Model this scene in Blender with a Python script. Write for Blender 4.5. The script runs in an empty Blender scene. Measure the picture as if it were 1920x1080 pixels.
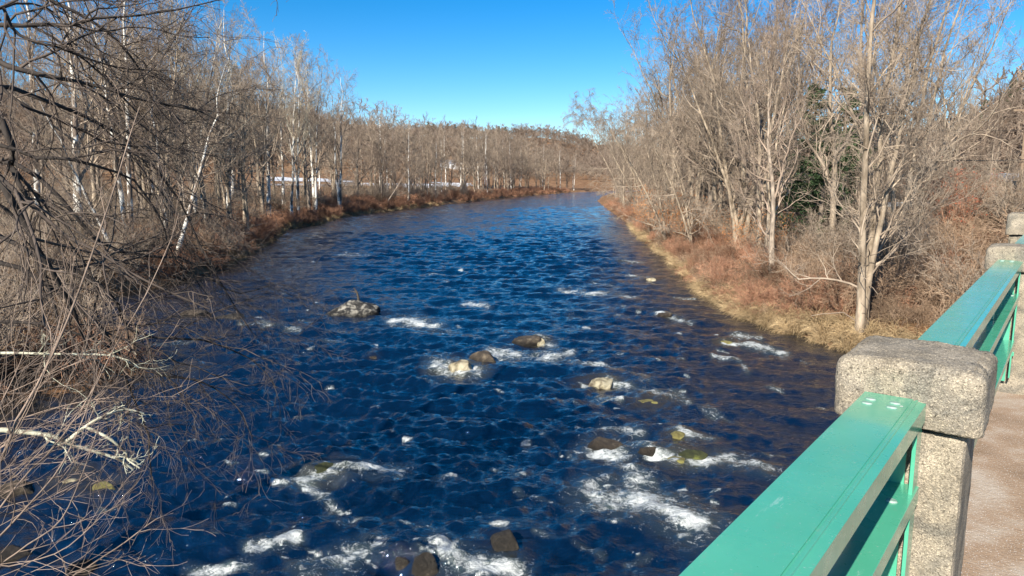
import bpy, math, random
import numpy as np
from mathutils import Vector, Matrix
R = math.radians
random.seed(7)
rng = np.random.default_rng(11)

# ------------------------------------------------------------ camera, world, sun, exposure
FPX = 1350.0; HY = 335.0; H = 7.0
PIT = math.atan((540 - HY) / FPX)
scene = bpy.context.scene
COL = scene.collection
cd = bpy.data.cameras.new('camera'); cam = bpy.data.objects.new('camera', cd); COL.objects.link(cam)
cd.sensor_width = 36; cd.lens = 36 * FPX / 1920; cd.clip_start = .05; cd.clip_end = 9000
cam.location = (0, 0, H); cam.rotation_euler = (math.pi / 2 - PIT, 0, 0)
scene.camera = cam
SUN_AZ = R(-151)      # clockwise from +Y
SUN_EL = R(33)
world = bpy.data.worlds.new("World"); scene.world = world; world.use_nodes = True
wn = world.node_tree; bg = wn.nodes['Background']
sky = wn.nodes.new('ShaderNodeTexSky'); sky.sky_type = 'NISHITA'; sky.sun_disc = False
sky.sun_elevation = SUN_EL; sky.sun_rotation = SUN_AZ
sky.air_density = .85; sky.dust_density = .03; sky.ozone_density = 3.0; sky.altitude = 300
hs = wn.nodes.new('ShaderNodeHueSaturation'); hs.inputs['Saturation'].default_value = 1.45; hs.inputs['Value'].default_value = 1.0; hs.inputs['Hue'].default_value = .499
wn.links.new(sky.outputs[0], hs.inputs['Color']); wn.links.new(hs.outputs[0], bg.inputs[0])
bg.inputs[1].default_value = .078
sl = bpy.data.lights.new('sun', 'SUN'); sl.energy = 5.0; sl.angle = R(.5); sl.color = (1, .93, .82)
sun = bpy.data.objects.new('sun', sl); COL.objects.link(sun)
sdir = Vector((math.sin(SUN_AZ) * math.cos(SUN_EL), math.cos(SUN_AZ) * math.cos(SUN_EL), math.sin(SUN_EL)))
sun.rotation_euler = sdir.to_track_quat('Z', 'Y').to_euler(); sun.location = sdir * 60
vs = scene.view_settings; vs.view_transform = 'Standard'; vs.look = 'None'; vs.gamma = 1; vs.exposure = 1.02

# ------------------------------------------------------------ pixel -> world helpers
def ray(px, py):
    x = (px - 960) / FPX; y = -(py - 540) / FPX; c, s = math.cos(PIT), math.sin(PIT)
    return np.array([x, c + y * s, -s + y * c])
def P(px, py, z=0.0):
    r = ray(px, py); return r * ((z - H) / r[2]) + np.array([0, 0, H])
def U(px, py, D):
    r = ray(px, py); return r * (D / r[1]) + np.array([0, 0, H])
def proj(x, y, z=0.0):
    c, s = math.cos(PIT), math.sin(PIT); dz = z - H
    fw = y * c - dz * s; up = y * s + dz * c
    fw = np.where(np.abs(fw) < .05, .05, fw)
    return 960 + FPX * x / fw, 540 - FPX * up / fw
def sm(t):
    t = np.clip(t, 0, 1); return t * t * (3 - 2 * t)

# ------------------------------------------------------------ object helpers
def link(name, me, mat=None, parent=None, smooth=False):
    o = bpy.data.objects.new(name, me); COL.objects.link(o)
    if mat is not None and len(me.materials) == 0:
        me.materials.append(mat)
    if smooth:
        me.polygons.foreach_set('use_smooth', [True] * len(me.polygons))
    if parent is not None: o.parent = parent
    return o
def tag(o, label=None, cat=None, group=None, kind=None):
    if label: o['label'] = label
    if cat: o['category'] = cat
    if group: o['group'] = group
    if kind: o['kind'] = kind
    return o
def empty(name, loc, label=None, cat=None, group=None, rz=0):
    o = bpy.data.objects.new(name, None); COL.objects.link(o); o.location = loc; o.rotation_euler = (0, 0, rz)
    o.empty_display_size = .2
    return tag(o, label, cat, group)
def np_mesh(name, v, f):
    """v (n,3); f (m,4) or (m,3)"""
    v = np.asarray(v, dtype=np.float32).reshape(-1, 3); f = np.asarray(f, dtype=np.int32)
    me = bpy.data.meshes.new(name); k = f.shape[1]
    me.vertices.add(len(v)); me.vertices.foreach_set('co', v.ravel())
    me.loops.add(f.size); me.loops.foreach_set('vertex_index', f.ravel())
    me.polygons.add(len(f)); me.polygons.foreach_set('loop_start', np.arange(0, f.size, k, dtype=np.int32))
    me.update(calc_edges=True); return me
class MB:
    def __init__(s): s.v = []; s.f = []; s.n = 0
    def add(s, v, f):
        v = np.asarray(v, float).reshape(-1, 3); s.v.append(v)
        s.f += [tuple(i + s.n for i in q) for q in f]; s.n += len(v)
    def box(s, c, d, M=None):
        c = np.array(c, float); h = np.array(d, float) / 2
        v = np.array([[x, y, z] for x in (-1, 1) for y in (-1, 1) for z in (-1, 1)]) * h
        if M is not None: v = v @ np.array(M).T
        s.add(v + c, [(0, 1, 3, 2), (4, 6, 7, 5), (0, 4, 5, 1), (2, 3, 7, 6), (0, 2, 6, 4), (1, 5, 7, 3)])
    def cyl(s, a, b, r0, r1=None, n=12, cap=True):
        a = np.array(a, float); b = np.array(b, float); r1 = r0 if r1 is None else r1
        t = (b - a) / np.linalg.norm(b - a); ref = np.array([0, 0, 1.]) if abs(t[2]) < .9 else np.array([1., 0, 0])
        u = np.cross(t, ref); u /= np.linalg.norm(u); w = np.cross(t, u)
        an = np.arange(n) * 2 * math.pi / n
        ring = np.cos(an)[:, None] * u + np.sin(an)[:, None] * w
        v = np.vstack([a + ring * r0, b + ring * r1])
        f = [(i, (i + 1) % n, n + (i + 1) % n, n + i) for i in range(n)]
        if cap: f += [tuple(range(n))[::-1], tuple(range(n, 2 * n))]
        s.add(v, f)
    def prism(s, prof, a, b, U_, W_):
        """profile (m,2) in axes U_,W_ swept from a to b"""
        a = np.array(a, float); b = np.array(b, float); p = np.array(prof, float); m = len(p)
        off = p[:, :1] * np.array(U_) + p[:, 1:] * np.array(W_)
        f = [(i, (i + 1) % m, m + (i + 1) % m, m + i) for i in range(m)] + [tuple(range(m))[::-1], tuple(range(m, 2 * m))]
        s.add(np.vstack([a + off, b + off]), f)
    def mesh(s, name):
        me = bpy.data.meshes.new(name); me.from_pydata(np.vstack(s.v).tolist(), [], s.f); me.update(); return me
def fix_bevel(me, w, seg=2, ang=30):
    import bmesh
    bm = bmesh.new(); bm.from_mesh(me); bmesh.ops.recalc_face_normals(bm, faces=bm.faces)
    if w > 0:
        es = [e for e in bm.edges if len(e.link_faces) == 2 and e.calc_face_angle(0) > R(ang)]
        bmesh.ops.bevel(bm, geom=es, offset=w, segments=seg, profile=.5, affect='EDGES', clamp_overlap=True)
    bm.to_mesh(me); bm.free(); me.update(); return me

# ------------------------------------------------------------ materials
def mat(name, rough=.8, spec=.3):
    m = bpy.data.materials.new(name); m.use_nodes = True; b = m.node_tree.nodes['Principled BSDF']
    b.inputs['Roughness'].default_value = rough; b.inputs['Specular IOR Level'].default_value = spec
    return m, m.node_tree, b
def N(nt, t, **kw):
    n = nt.nodes.new(t)
    for k, v in kw.items():
        if k in n.inputs: n.inputs[k].default_value = v
        else: setattr(n, k, v)
    return n
def ramp(nt, stops, src, interp='LINEAR'):
    r = nt.nodes.new('ShaderNodeValToRGB'); e = r.color_ramp.elements; r.color_ramp.interpolation = interp
    while len(e) < len(stops): e.new(.5)
    for q, (p, c) in zip(e, stops):
        q.position = p; q.color = (*c, 1) if len(c) == 3 else c
    nt.links.new(src, r.inputs[0]); return r
def noise(nt, scale, detail=4, vec=None, rough=.55, dist=0):
    n = nt.nodes.new('ShaderNodeTexNoise'); n.inputs['Scale'].default_value = scale; n.inputs['Detail'].default_value = detail
    n.inputs['Roughness'].default_value = rough; n.inputs['Distortion'].default_value = dist
    if vec is not None: nt.links.new(vec, n.inputs['Vector'])
    return n
def coord(nt, which='Object', scale=None):
    t = nt.nodes.new('ShaderNodeTexCoord'); o = t.outputs[which]
    if scale:
        mp = nt.nodes.new('ShaderNodeMapping'); mp.inputs['Scale'].default_value = scale; nt.links.new(o, mp.inputs[0]); o = mp.outputs[0]
    return o
def bump(nt, b, h, strength, dist):
    q = nt.nodes.new('ShaderNodeBump'); q.inputs['Strength'].default_value = strength; q.inputs['Distance'].default_value = dist
    nt.links.new(h, q.inputs['Height']); nt.links.new(q.outputs[0], b.inputs['Normal']); return q
def mix(nt, fac, a, b_, mode='MIX'):
    m = nt.nodes.new('ShaderNodeMix'); m.data_type = 'RGBA'; m.blend_type = mode
    for i, s in ((0, fac), (6, a), (7, b_)):
        if hasattr(s, 'node'): nt.links.new(s, m.inputs[i])
        else: m.inputs[i].default_value = s if i == 0 else (*s, 1)
    return m.outputs[2]
def bark(name, c0, c1, scale=3, patch=None, strand=True, obj_var=.0):
    m, nt, b = mat(name, .85, .2)
    v = coord(nt, 'Object', (1, 1, .35))
    n = noise(nt, scale, 5, v)
    r = ramp(nt, [(.3, c0), (.7, c1)], n.outputs[0]); c = r.outputs[0]
    if patch:
        n2 = noise(nt, patch[0], 3, coord(nt, 'Object', (1, 1, .5)), .6)
        r2 = ramp(nt, [(patch[1], (0, 0, 0)), (patch[1] + .06, (1, 1, 1))], n2.outputs[0])
        c = mix(nt, r2.outputs[0], patch[2], c)
    if obj_var:
        oi = nt.nodes.new('ShaderNodeObjectInfo'); h = nt.nodes.new('ShaderNodeHueSaturation')
        mr = nt.nodes.new('ShaderNodeMapRange'); mr.inputs[3].default_value = 1 - obj_var; mr.inputs[4].default_value = 1 + obj_var
        nt.links.new(oi.outputs['Random'], mr.inputs[0]); nt.links.new(mr.outputs[0], h.inputs['Value']); nt.links.new(c, h.inputs['Color']); c = h.outputs[0]
    nt.links.new(c, b.inputs['Base Color'])
    bump(nt, b, n.outputs[0], .6, .04)
    return m
M = {}
M['bark_tan'] = bark('bark_tan', (.10, .075, .05), (.46, .37, .27), 4, obj_var=.2)
M['bark_grey'] = bark('bark_grey', (.09, .07, .055), (.36, .29, .22), 4, obj_var=.2)
M['bark_white'] = bark('bark_white', (.55, .52, .46), (.76, .73, .66), 2, patch=(1.3, .46, (.17, .13, .10)))
M['twig_tan'] = bark('twig_tan', (.145, .108, .08), (.41, .33, .245), 1.2, obj_var=.2)
M['twig_grey'] = bark('twig_grey', (.10, .072, .055), (.34, .26, .195), 1.2, obj_var=.25)
M['twig_pale'] = bark('twig_pale', (.35, .30, .22), (.55, .48, .36), 1.2)
M['bark_dark'] = bark('bark_dark', (.018, .015, .013), (.065, .053, .045), 6)
M['twig_dark'] = bark('twig_dark', (.03, .024, .02), (.12, .092, .075), 3)
M['lichen'] = bark('lichen', (.30, .29, .20), (.62, .60, .46), 9, patch=(14, .42, (.12, .10, .08)))
M['whip'] = bark('whip', (.07, .052, .04), (.42, .31, .235), 3)
M['twig_near'] = bark('twig_near', (.04, .032, .026), (.24, .185, .145), 3)
M['stem_red'] = bark('stem_red', (.17, .082, .05), (.44, .245, .15), 2, obj_var=.5)
M['stem_brown'] = bark('stem_brown', (.15, .095, .06), (.42, .30, .20), 2, obj_var=.45)
def flat(name, stops, scale=3, rough=.8, spec=.3, rnd=False, which='Object', trans=False):
    m, nt, b = mat(name, rough, spec)
    n = noise(nt, scale, 4, coord(nt, which)); r = ramp(nt, stops, n.outputs[0]); nt.links.new(r.outputs[0], b.inputs['Base Color'])
    return m
M['leaf_orange'] = flat('leaf_orange', [(.3, (.30, .10, .03)), (.5, (.48, .19, .06)), (.7, (.60, .32, .13))], 3)
M['leaf_red'] = flat('leaf_red', [(.3, (.22, .05, .03)), (.7, (.42, .12, .06))], 3)
M['straw'] = bark('straw', (.20, .13, .065), (.52, .39, .22), .8, obj_var=.45)
M['needles'] = flat('needles', [(.3, (.022, .045, .018)), (.7, (.06, .10, .035))], 1.5)
M['snow'] = flat('snow', [(.3, (.45, .46, .48)), (.7, (.66, .67, .70))], .3)
M['white_paint'] = flat('white_paint', [(.3, (.62, .64, .66)), (.7, (.78, .79, .80))], 2)
M['roof_grey'] = flat('roof_grey', [(.3, (.20, .22, .26)), (.7, (.32, .35, .40))], 2)
M['yellow_wall'] = flat('yellow_wall', [(.3, (.55, .42, .20)), (.7, (.65, .52, .28))], 2)
M['dark'] = flat('dark', [(.3, (.012, .012, .014)), (.7, (.03, .03, .03))], 2)
M['galv'] = flat('galv', [(.3, (.30, .31, .31)), (.7, (.46, .46, .45))], 3, .45, .5)
M['wood_pole'] = flat('wood_pole', [(.3, (.16, .11, .07)), (.7, (.30, .22, .15))], 3)
M['wood_grey'] = flat('wood_grey', [(.3, (.24, .20, .16)), (.7, (.42, .37, .30))], 3)
M['asphalt'] = flat('asphalt', [(.3, (.10, .10, .10)), (.7, (.17, .165, .16))], 3)
M['drift'] = flat('drift', [(.3, (.03, .025, .02)), (.7, (.09, .07, .05))], 6)
M['paper'] = flat('paper', [(.3, (.75, .75, .74)), (.7, (.85, .85, .84))], 6)

def make_paint():
    m, nt, b = mat('green_paint', .3, .5)
    v = coord(nt)
    n = noise(nt, 5, 5, v); r = ramp(nt, [(.25, (.058, .32, .195)), (.75, (.082, .38, .24))], n.outputs[0])
    sp = noise(nt, 260, 2, v); rs = ramp(nt, [(.70, (0, 0, 0)), (.74, (1, 1, 1))], sp.outputs[0])       # grit and small chips
    c = mix(nt, rs.outputs[0], r.outputs[0], (.42, .48, .42))
    dn = noise(nt, 34, 6, coord(nt, 'Object', (1, 1, 1)), .7); rd = ramp(nt, [(.60, (0, 0, 0)), (.80, (.55, .55, .55))], dn.outputs[0])
    c = mix(nt, rd.outputs[0], c, (.20, .30, .22))
    sc_ = noise(nt, 30, 6, coord(nt, 'Object', (1, .12, 1)), .8, .4); r_s = ramp(nt, [(.63, (0, 0, 0)), (.68, (.5, .5, .5))], sc_.outputs[0]); c = mix(nt, r_s.outputs[0], c, (.32, .50, .42))
    dr = noise(nt, 26, 3, v, .6, .5); r_d = ramp(nt, [(.735, (0, 0, 0)), (.76, (1, 1, 1))], dr.outputs[0]); c = mix(nt, r_d.outputs[0], c, (.62, .64, .60)); nt.links.new(c, b.inputs['Base Color'])
    rr = ramp(nt, [(.3, (.20, .20, .20)), (.7, (.38, .38, .38))], noise(nt, 12, 4, v).outputs[0]); nt.links.new(rr.outputs[0], b.inputs['Roughness'])
    b.inputs['Coat Weight'].default_value = .6; b.inputs['Coat Roughness'].default_value = .12; b.inputs['Coat IOR'].default_value = 1.6
    bump(nt, b, noise(nt, 60, 4, v).outputs[0], .12, .003)
    return m
M['paint'] = make_paint()
M['bolt'] = flat('bolt', [(.35, (.10, .24, .18)), (.6, (.28, .36, .31))], 60, .6)
def make_concrete():
    m, nt, b = mat('aggregate_concrete', .9, .2)
    v = coord(nt)
    big = noise(nt, 6, 5, v); r0 = ramp(nt, [(.3, (.20, .175, .135)), (.7, (.38, .335, .265))], big.outputs[0])
    vo = N(nt, 'ShaderNodeTexVoronoi', Scale=290.0); nt.links.new(v, vo.inputs['Vector'])
    rc = ramp(nt, [(0, (.3, .29, .27)), (.35, (.75, .72, .68)), (.65, (1, .98, .95)), (1, (1.9, 1.8, 1.65))], vo.outputs['Color'])
    c = mix(nt, .8, r0.outputs[0], rc.outputs[0], 'MULTIPLY')
    # weather stain patches, grey
    st = noise(nt, 5.5, 6, v, .65, .9); rs = ramp(nt, [(.48, (0, 0, 0)), (.62, (.75, .75, .75))], st.outputs[0])
    c2 = mix(nt, .85, (.135, .13, .115), rc.outputs[0], 'MULTIPLY')
    c = mix(nt, rs.outputs[0], c, c2)
    pits = noise(nt, 75, 3, v); rp = ramp(nt, [(.28, (.25, .25, .25)), (.40, (1, 1, 1))], pits.outputs[0])
    c = mix(nt, .9, c, rp.outputs[0], 'MULTIPLY')
    nt.links.new(c, b.inputs['Base Color'])
    ad = nt.nodes.new('ShaderNodeMath'); ad.operation = 'ADD'; nt.links.new(pits.outputs[0], ad.inputs[0]); nt.links.new(vo.outputs['Distance'], ad.inputs[1])
    bump(nt, b, ad.outputs[0], .6, .0035)
    return m
M['concrete'] = make_concrete()
def make_walk():
    m, nt, b = mat('sandy_walk', .95, .15)
    v = coord(nt)
    r0 = ramp(nt, [(.3, (.20, .135, .085)), (.5, (.30, .21, .14)), (.68, (.42, .36, .29))], noise(nt, 2.2, 6, v, .6).outputs[0])
    g = noise(nt, 150, 2, v); rg = ramp(nt, [(.63, (0, 0, 0)), (.68, (1, 1, 1))], g.outputs[0])
    c = mix(nt, rg.outputs[0], r0.outputs[0], (.75, .72, .68))
    nt.links.new(c, b.inputs['Base Color']); bump(nt, b, noise(nt, 60, 5, v).outputs[0], .6, .01)
    return m
M['walk'] = make_walk()
def make_rock(name, stops, moss=None, wet=None):
    m, nt, b = mat(name, .75, .35); v = coord(nt)
    c = ramp(nt, stops, noise(nt, 3.2, 8, v, .65, .4).outputs[0]).outputs[0]
    if moss:
        rm = ramp(nt, [(moss[0], (0, 0, 0)), (moss[0] + .08, (1, 1, 1))], noise(nt, 2.0, 4, v).outputs[0]); c = mix(nt, rm.outputs[0], c, moss[1])
    if wet:   # damp band near the waterline stays with the stone
        sx = nt.nodes.new('ShaderNodeSeparateXYZ'); g = nt.nodes.new('ShaderNodeNewGeometry'); nt.links.new(g.outputs['Position'], sx.inputs[0])
        rw = ramp(nt, [(.08, (.22, .22, .22)), (.30, (1, 1, 1))], sx.outputs[2]); c = mix(nt, 1, c, rw.outputs[0], 'MULTIPLY')
    nt.links.new(c, b.inputs['Base Color']); bump(nt, b, noise(nt, 5, 9, v, .8).outputs[0], 1, .2)
    return m
M['rock_pale'] = make_rock('rock_pale', [(.42, (.02, .019, .017)), (.50, (.06, .055, .048)), (.57, (.30, .28, .23)), (.72, (.55, .50, .40))], wet=True)
M['rock_brown'] = make_rock('rock_brown', [(.3, (.03, .024, .018)), (.55, (.11, .085, .06)), (.7, (.30, .24, .16))], wet=True)
M['rock_dark'] = make_rock('rock_dark', [(.3, (.012, .011, .009)), (.58, (.05, .042, .032)), (.72, (.22, .18, .13))])
M['rock_moss'] = make_rock('rock_moss', [(.3, (.10, .08, .03)), (.6, (.30, .27, .09))], moss=(.56, (.36, .33, .10)))
M['rock_green'] = make_rock('rock_green', [(.3, (.02, .025, .012)), (.7, (.08, .09, .03))], moss=(.6, (.20, .22, .05)))
M['rock_cream'] = make_rock('rock_cream', [(.36, (.10, .075, .05)), (.5, (.46, .40, .26)), (.7, (.72, .65, .47))])

def make_ground():
    m, nt, b = mat('leaf_litter', .95, .1); v = coord(nt)
    a = ramp(nt, [(.3, (.13, .075, .045)), (.5, (.24, .14, .08)), (.7, (.36, .24, .14))], noise(nt, .35, 6, v, .6).outputs[0]).outputs[0]
    f = ramp(nt, [(.3, (.55, .5, .45)), (.7, (1.35, 1.3, 1.2))], noise(nt, 9, 4, v, .7).outputs[0]).outputs[0]
    c = mix(nt, 1, a, f, 'MULTIPLY')
    nt.links.new(c, b.inputs['Base Color']); bump(nt, b, noise(nt, 5, 6, v, .7).outputs[0], 1, .25)
    return m
M['ground'] = make_ground()

def make_water():
    m, nt, b = mat('river_water', .06, .5)
    b.inputs['IOR'].default_value = 1.95
    v = coord(nt)
    at = nt.nodes.new('ShaderNodeAttribute'); at.attribute_name = 'foam'
    sh = nt.nodes.new('ShaderNodeAttribute'); sh.attribute_name = 'shallow'
    # base: very dark clear river water, brown where thin
    base = mix(nt, sh.outputs['Fac'], (.001, .006, .019), (.030, .024, .012))
    # aerated greenish water under the foam
    aer = nt.nodes.new('ShaderNodeMapRange'); aer.inputs[1].default_value = .3; aer.inputs[2].default_value = 1.0
    nt.links.new(at.outputs['Fac'], aer.inputs[0])
    ae2 = nt.nodes.new('ShaderNodeMath'); ae2.operation = 'MULTIPLY'; nt.links.new(aer.outputs[0], ae2.inputs[0]); ae2.inputs[1].default_value = .5
    base = mix(nt, ae2.outputs[0], base, (.13, .16, .12))
    # foam coverage: lacy noise against the foam amount
    vf = coord(nt, 'Object', (1.1, 1.25, 1))
    n1 = noise(nt, 4.2, 9, vf, .72, 1.1)
    n2 = noise(nt, 17.0, 5, vf, .7, 1.6)
    ab = nt.nodes.new('ShaderNodeMath'); ab.operation = 'MULTIPLY_ADD'; nt.links.new(n2.outputs[0], ab.inputs[0]); ab.inputs[1].default_value = .45; nt.links.new(n1.outputs[0], ab.inputs[2])
    sm_ = nt.nodes.new('ShaderNodeMath'); sm_.operation = 'MULTIPLY_ADD'; nt.links.new(at.outputs['Fac'], sm_.inputs[0]); sm_.inputs[1].default_value = .52; nt.links.new(ab.outputs[0], sm_.inputs[2])
    rf = ramp(nt, [(0, (0, 0, 0)), (1, (1, 1, 1))], sm_.outputs[0]); mr = nt.nodes.new('ShaderNodeMapRange')
    mr.inputs[1].default_value = 1.02; mr.inputs[2].default_value = 1.40; nt.links.new(sm_.outputs[0], mr.inputs[0]); nt.nodes.remove(rf)
    fo = mr.outputs[0]
    c = mix(nt, fo, base, (.74, .77, .76)); nt.links.new(c, b.inputs['Base Color'])
    rr = nt.nodes.new('ShaderNodeMapRange'); rr.inputs[3].default_value = .028; rr.inputs[4].default_value = .75; nt.links.new(fo, rr.inputs[0]); nt.links.new(rr.outputs[0], b.inputs['Roughness'])
    # ripples
    w1 = noise(nt, 2.0, 5, coord(nt, 'Object', (.75, 1.5, 1)), .6, .8)
    w2 = noise(nt, 9.0, 5, coord(nt, 'Object', (.7, 1.5, 1)), .65, .5)
    q1 = nt.nodes.new('ShaderNodeBump'); q1.inputs['Strength'].default_value = 1; q1.inputs['Distance'].default_value = .10; nt.links.new(w1.outputs[0], q1.inputs['Height'])
    q2 = nt.nodes.new('ShaderNodeBump'); q2.inputs['Strength'].default_value = 1; q2.inputs['Distance'].default_value = .016; nt.links.new(w2.outputs[0], q2.inputs['Height']); nt.links.new(q1.outputs[0], q2.inputs['Normal'])
    q3 = nt.nodes.new('ShaderNodeBump'); q3.inputs['Strength'].default_value = 1; q3.inputs['Distance'].default_value = .06; nt.links.new(ab.outputs[0], q3.inputs['Height']); nt.links.new(q2.outputs[0], q3.inputs['Normal'])
    fs = nt.nodes.new('ShaderNodeMath'); fs.operation = 'MULTIPLY'; nt.links.new(fo, fs.inputs[0]); fs.inputs[1].default_value = 1.0; nt.links.new(fs.outputs[0], q3.inputs['Strength'])
    nt.links.new(q3.outputs[0], b.inputs['Normal'])
    return m
M['water'] = make_water()

# ------------------------------------------------------------ terrain
LB = np.array([(-12, -60), (-9, -20), (-8.5, -4), (-9.5, 6), (-12, 13), (-16.5, 18.5), (-14.2, 22.5), (-12.8, 25.5), (-15.5, 28.5), (-23, 32), (-26.5, 36), (-23, 46), (-22.5, 56), (-24, 66), (-27, 82), (-31, 100), (-29.5, 113), (-31, 128), (-28.3, 147),
               (-22, 178), (-14.2, 214), (-2, 262), (12, 315), (30, 372), (62, 430), (120, 490), (220, 560), (420, 620)], float)
RB = np.array([(30, -60), (26, 0), (22, 16), (18.5, 23), (13.7, 28.7), (11.6, 35), (11.6, 42), (12, 49), (13.4, 62), (15, 85), (18, 112), (20, 140), (22.5, 175), (27, 230), (36, 290), (50, 340), (85, 395), (150, 450), (260, 510), (440, 560)], float)
POLY = np.vstack([LB, RB[::-1]])
def seg_dist(x, y, A, close=False):
    d = np.full(x.shape, 1e9)
    B = np.roll(A, -1, 0) if close else A[1:]
    for a, b in zip(A if close else A[:-1], B):
        ab = b - a; t = np.clip(((x - a[0]) * ab[0] + (y - a[1]) * ab[1]) / (ab @ ab), 0, 1)
        d = np.minimum(d, np.hypot(x - a[0] - t * ab[0], y - a[1] - t * ab[1]))
    return d
def inside(x, y, A):
    c = np.zeros(x.shape, bool)
    for a, b in zip(A, np.roll(A, -1, 0)):
        k = ((a[1] > y) != (b[1] > y))
        with np.errstate(divide='ignore', invalid='ignore'):
            xi = (b[0] - a[0]) * (y - a[1]) / (b[1] - a[1] if b[1] != a[1] else 1e-9) + a[0]
        c ^= k & (x < xi)
    return c
def vnoise(x, y, seed=0, octv=4, f0=1.0):
    """cheap sum of warped sines"""
    r = np.random.default_rng(seed); o = np.zeros_like(x); amp = 1.0; f = f0
    for _ in range(octv):
        for _k in range(3):
            a = r.uniform(0, 2 * math.pi); p = r.uniform(0, 6.28, 2); g = f * r.uniform(.75, 1.3)
            u = x * math.cos(a) + y * math.sin(a); w = -x * math.sin(a) + y * math.cos(a)
            o += amp / 3 * np.sin(u * g + p[0] + 1.3 * np.sin(w * g * .6 + p[1]))
        amp *= .5; f *= 2.1
    return o
HILLS = [(-75, 900, 125, 190, 48), (60, 900, 75, 150, 30), (-230, 620, 140, 170, 46), (-420, 430, 130, 150, 58), (330, 470, 105, 150, 58), (470, 380, 120, 150, 66), (300, 2500, 1200, 260, 112), (-900, 1500, 500, 300, 100), (1000, 1200, 300, 300, 110), (200, 800, 90, 120, 14)]
def ground(x, y):
    x = np.asarray(x, float); y = np.asarray(y, float)
    s = seg_dist(x, y, POLY, True); ins = inside(x, y, POLY)
    dl = seg_dist(x, y, LB); dr = seg_dist(x, y, RB); left = dl < dr
    nz = vnoise(x, y, 3, 3, .35)
    zl = .55 * sm(s / 1.2) + 1.1 * sm(s / 7) + 2.9 * sm((s - 14) / 26) + .012 * np.clip(s - 30, 0, 200)
    zr = .35 * sm(s / 1.2) + .9 * sm(s / 6) + 3.35 * sm((s - 7) / 9) * sm((110 - y) / 50) + 1.5 * sm((s - 10) / 20) * sm((y - 60) / 60)
    z = np.where(left, zl, zr) + nz * .16 * sm(s / 3)
    road = sm((x - 23) / 4) * (1 - sm((np.abs(y - (48.6 - .06 * (x - 25))) - 3.6) / 4)) * (~left); z = z * (1 - road) + 4.70 * road
    z += np.where(left, 2.2 * sm((14 - y) / 10) * sm((s - .5) / 4), 0)
    for cx, cy, sx, sy, h in HILLS:
        z = z + h * np.exp(-((x - cx) / sx) ** 2 - ((y - cy) / sy) ** 2) * sm((s - 20) / 90) * (1 + .06 * vnoise(x, y, 9, 3, .02))
    return np.where(ins, -1.1 * sm(s / 2.0) - .02, z)
def g1(x, y): return float(ground(np.array([x]), np.array([y]))[0])
def build_terrain():
    na, nr = 640, 250
    an = np.linspace(-math.pi, math.pi, na, endpoint=False); an = an + .55 * np.sin(an) * -1   # denser towards +Y
    an = np.sort(an); rr = 1.5 * (5200 / 1.5) ** (np.linspace(0, 1, nr))
    A, RR = np.meshgrid(an, rr, indexing='ij'); x = np.sin(A) * RR; y = np.cos(A) * RR
    z = ground(x, y)
    v = np.stack([x, y, z], -1).reshape(-1, 3); v = np.vstack([v, [[0, 0, -1.1]]])
    i = np.arange(na)[:, None]; j = np.arange(nr - 1)[None]; i2 = (i + 1) % na
    f = np.stack([i * nr + j, i * nr + j + 1, i2 * nr + j + 1, i2 * nr + j], -1).reshape(-1, 4)
    me = np_mesh('ground', v, f[:, ::-1] if False else f)
    o = link('ground', me, M['ground'], smooth=True); tag(o, kind='structure')
build_terrain()

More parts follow.
